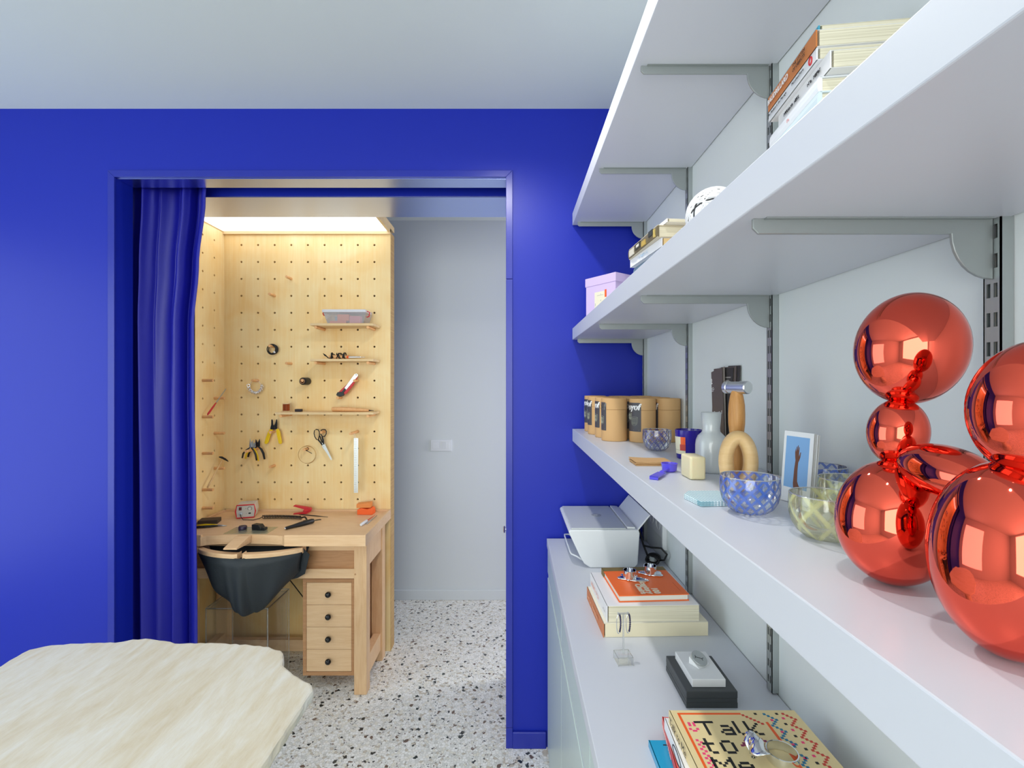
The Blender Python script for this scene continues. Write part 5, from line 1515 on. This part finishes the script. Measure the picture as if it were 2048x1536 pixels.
mb = MB(); mb.M = rotm((.020, -.002, .050), rx=PI / 2); mb.lathe([(.0062, 0), (.0056, .008), (.0001, .008)], n=20); mb.build('dial', M_lg, t, smooth='auto')
mb = MB(); mb.tube([(.020 + .010 * math.cos(a * PI / 10), -.0022, .050 + .010 * math.sin(a * PI / 10)) for a in range(-3, 14)], .0008, 5); mb.box(.014, .025, -.0032, -.002, .022, .029); mb.box(.0, .002, -.0032, -.002, .05, .0525); mb.box(.003, .005, -.0032, -.002, .024, .026); mb.build('print', M_ink, t)
mb = MB()
for i in range(8):
    mb.box(-.024 + i * .006, -.0215 + i * .006, .05, .066, .0719, .0722)
mb.build('vent', M_gplastic, t)
# handpiece with coiled cord
t = thing('drill_handpiece', 'black rotary drill handpiece with a coiled cord on the bench top', 'drill', (-1.05, 2.36, zb))
a = PZ(569, 1061, zb) + Vector((0, 0, .009)); b = PZ(627, 1046, zb) + Vector((0, 0, .012))
mb = MB(); mb.tube([a, a.lerp(b, .04)], [.004, .0055], 12); mb.build('chuck', M_chrome, t, smooth=True, world=True)
mb = MB(); mb.tube([a.lerp(b, k) for k in (.04, .3, .5, .7, .93, 1)], [.0075, .0088, .0115, .013, .013, .010], 16); mb.build('grip', M_black, t, smooth='auto', world=True)
mb = MB(); e = b + (b - a).normalized() * .002
mb.tube([e, e + Vector((.012, .010, .001)), e + Vector((.026, .016, .001)), e + Vector((.032, .012, .001)), e + Vector((.022, .007, .001)), e + Vector((.006, .003, 0))], .0018, 6)
c0 = PZ(525, 1038, zb) + Vector((0, 0, .011)); c1 = PZ(603, 1039.5, zb) + Vector((0, 0, .011)); c2 = PZ(612, 1045, zb) + Vector((0, 0, .022))
st = Vector((-1.403 - .022 * math.cos(.3) + .008 * math.sin(.3), 2.502 - .022 * math.sin(.3) - .010 * math.cos(.3), zb + .024))
mb.tube([st, st + Vector((.012, -.015, -.010)), st + Vector((.03, -.028, -.0195)), Vector((-1.34, 2.46, zb + .0025)), c0 + Vector((-.012, -.006, -.006)), c0], .0019, 6)
coil = []
N = 26 * 10
for i in range(N + 1):
    k = i / N; q = c0.lerp(c1, k) + Vector((0, .010 * math.sin(PI * k), 0)); an = 2 * PI * i / 10
    coil.append(q + Vector((0, math.cos(an), math.sin(an))) * .0085)
mb.tube(coil, .0019, 5)
mb.tube([c1, c1.lerp(c2, .5) + Vector((.004, .004, .004)), c2, c2 + Vector((.010, -.012, -.006)), b.lerp(a, .35) + Vector((0, 0, .010))], .0042, 8)
mb.build('cord', M_rubber, t, smooth=True, world=True)
# small things
c_ = Vector((-1.305, 2.302, zp))
mb = MB(); mb.lathe([(.0001, 0), (.0175, 0), (.0190, .003), (.0190, .014), (.0165, .0178), (.0001, .0182)], c=c_, n=28); tag(mb.build('polish_puck', flat('dark_plum', (46, 34, 60), .4), smooth='auto'), 'dark plum round polishing puck on the metal plate', 'puck')
t = thing('clamp_block', 'black angular clamp block on the metal plate', 'clamp', (-1.222, 2.300, zp), -.25)
mb = MB(); mb.prism([(-.034, -.014, 0), (.018, -.014, 0), (.018, -.014, .012), (.006, -.014, .026), (-.034, -.014, .026)], (0, .030, 0)); mb.build('body', M_black, t, bevel=.002)
mb = MB(); mb.box(.018, .036, -.010, .012, .001, .014); mb.build('jaw', M_black, t, bevel=.002)
t = thing('spring_clamp', 'red plastic spring clamp standing on the bench top', 'clamp', (-1.14, 2.585, zb), .1)
mb = MB(); mb.prism([(-.046, -.008, 0), (.02, -.008, 0), (.044, -.008, .012), (.046, -.008, .022), (.028, -.008, .014), (-.046, -.008, .005)], (0, .018, 0)); mb.build('lower_arm', M_red, t, bevel=.0015)
mb = MB(); mb.prism([(-.048, -.009, .044), (-.040, -.009, .050), (.044, -.009, .034), (.050, -.009, .022), (.02, -.009, .012), (.002, -.009, .015), (.010, -.009, .026)], (0, .020, 0)); mb.build('upper_arm', M_red, t, bevel=.002)
a = PZ(598, 1029.6, zb) + Vector((0, 0, .0024)); b = PZ(656, 1034.7, zb) + Vector((0, 0, .0022))
mb = MB(); mb.tube([a, a.lerp(b, .1), a.lerp(b, .6), b], [.0012, .0024, .0024, .001], 8); tag(mb.build('needle_file', M_black, smooth=True), 'thin black needle file lying at the back of the bench top', 'file')
for (xa, xb, ya, yb, za, zh, cc, lab, rot) in ((-.836, -.752, 2.565, 2.615, 0, .036, (246, 100, 34), 'vivid orange wax block lying below the paler one', 0.0), (-.842, -.766, 2.568, 2.612, .0364, .026, (232, 140, 66), 'paler orange block stacked on the vivid orange one', 0.0)):
    t = thing('wax_brick', lab, 'block', ((xa + xb) / 2, (ya + yb) / 2, zb + za), .08 if za else -.06, group='orange blocks on the bench')
    w_, d_ = (xb - xa) / 2, (yb - ya) / 2
    mb = MB(); mb.prism([(-w_, -d_, 0), (w_, -d_, 0), (w_, -d_, zh * .7), (w_ * .8, -d_, zh), (w_ * .3, -d_, zh * .82), (-w_ * .5, -d_, zh), (-w_, -d_, zh * .75)] if not za else [(-w_, -d_, 0), (w_, -d_, 0), (w_, -d_, zh), (-w_, -d_, zh * .8)], (0, 2 * d_, 0)); mb.build('block', flat('orange_wax_%d' % int(za * 1e4), cc, .45), t, bevel=.002)
a = PZ(722, 1053, zb) + Vector((0, 0, .008)); b = PZ(750, 1032, zb) + Vector((0, 0, .006))
t = thing('tube_and_probe', 'white tube and thin red probe lying on the right of the bench top', 'tool', tuple(a - Vector((0, 0, .008))))
mb = MB(); mb.tube([a, a.lerp(b, .05), a.lerp(b, .38), a.lerp(b, .42)], [.006, .0078, .0078, .004], 14); mb.build('tube', M_wplastic, t, smooth='auto', world=True)
mb = MB(); mb.tube([a.lerp(b, .42), a.lerp(b, .75), b], [.0022, .0018, .0012], 8); mb.build('probe', M_red, t, smooth=True, world=True)
mb = MB(); mb.tube([a.lerp(b, .2) + Vector((.014, 0, -.005)), b + Vector((.010, 0, -.003))], [.0026, .0016], 8); mb.build('rod', M_steel, t, smooth=True, world=True)
t = thing('sanding_block', 'dark brown sanding block at the left of the bench top', 'block', (-1.535, 2.42, zb), .25)
mb = MB(); mb.box(-.05, .04, -.03, .03, 0, .020); mb.build('block', flat('dark_umber', (66, 52, 40), .6), t, bevel=.002)
t = thing('pliers', 'small pliers with one yellow and one black grip lying on the bench top', 'pliers', (-1.50, 2.345, zb), .12)
mb = MB(); mb.tube([(-.06, .012, .007), (-.02, .016, .007), (.02, .012, .006), (.045, .006, .005)], [.0045, .0055, .0055, .003], 8); mb.build('grip', M_yellow, t, smooth=True)
mb = MB(); mb.tube([(-.045, -.022, .007), (-.01, -.016, .007), (.025, -.004, .006), (.045, .002, .005)], [.0055, .006, .0055, .003], 8); mb.build('grip', M_black, t, smooth=True)
mb = MB(); mb.tube([(.043, .004, .005), (.06, .004, .0045), (.085, .004, .003)], [.005, .0045, .0015], 8); mb.build('jaw', M_steel, t, smooth=True)
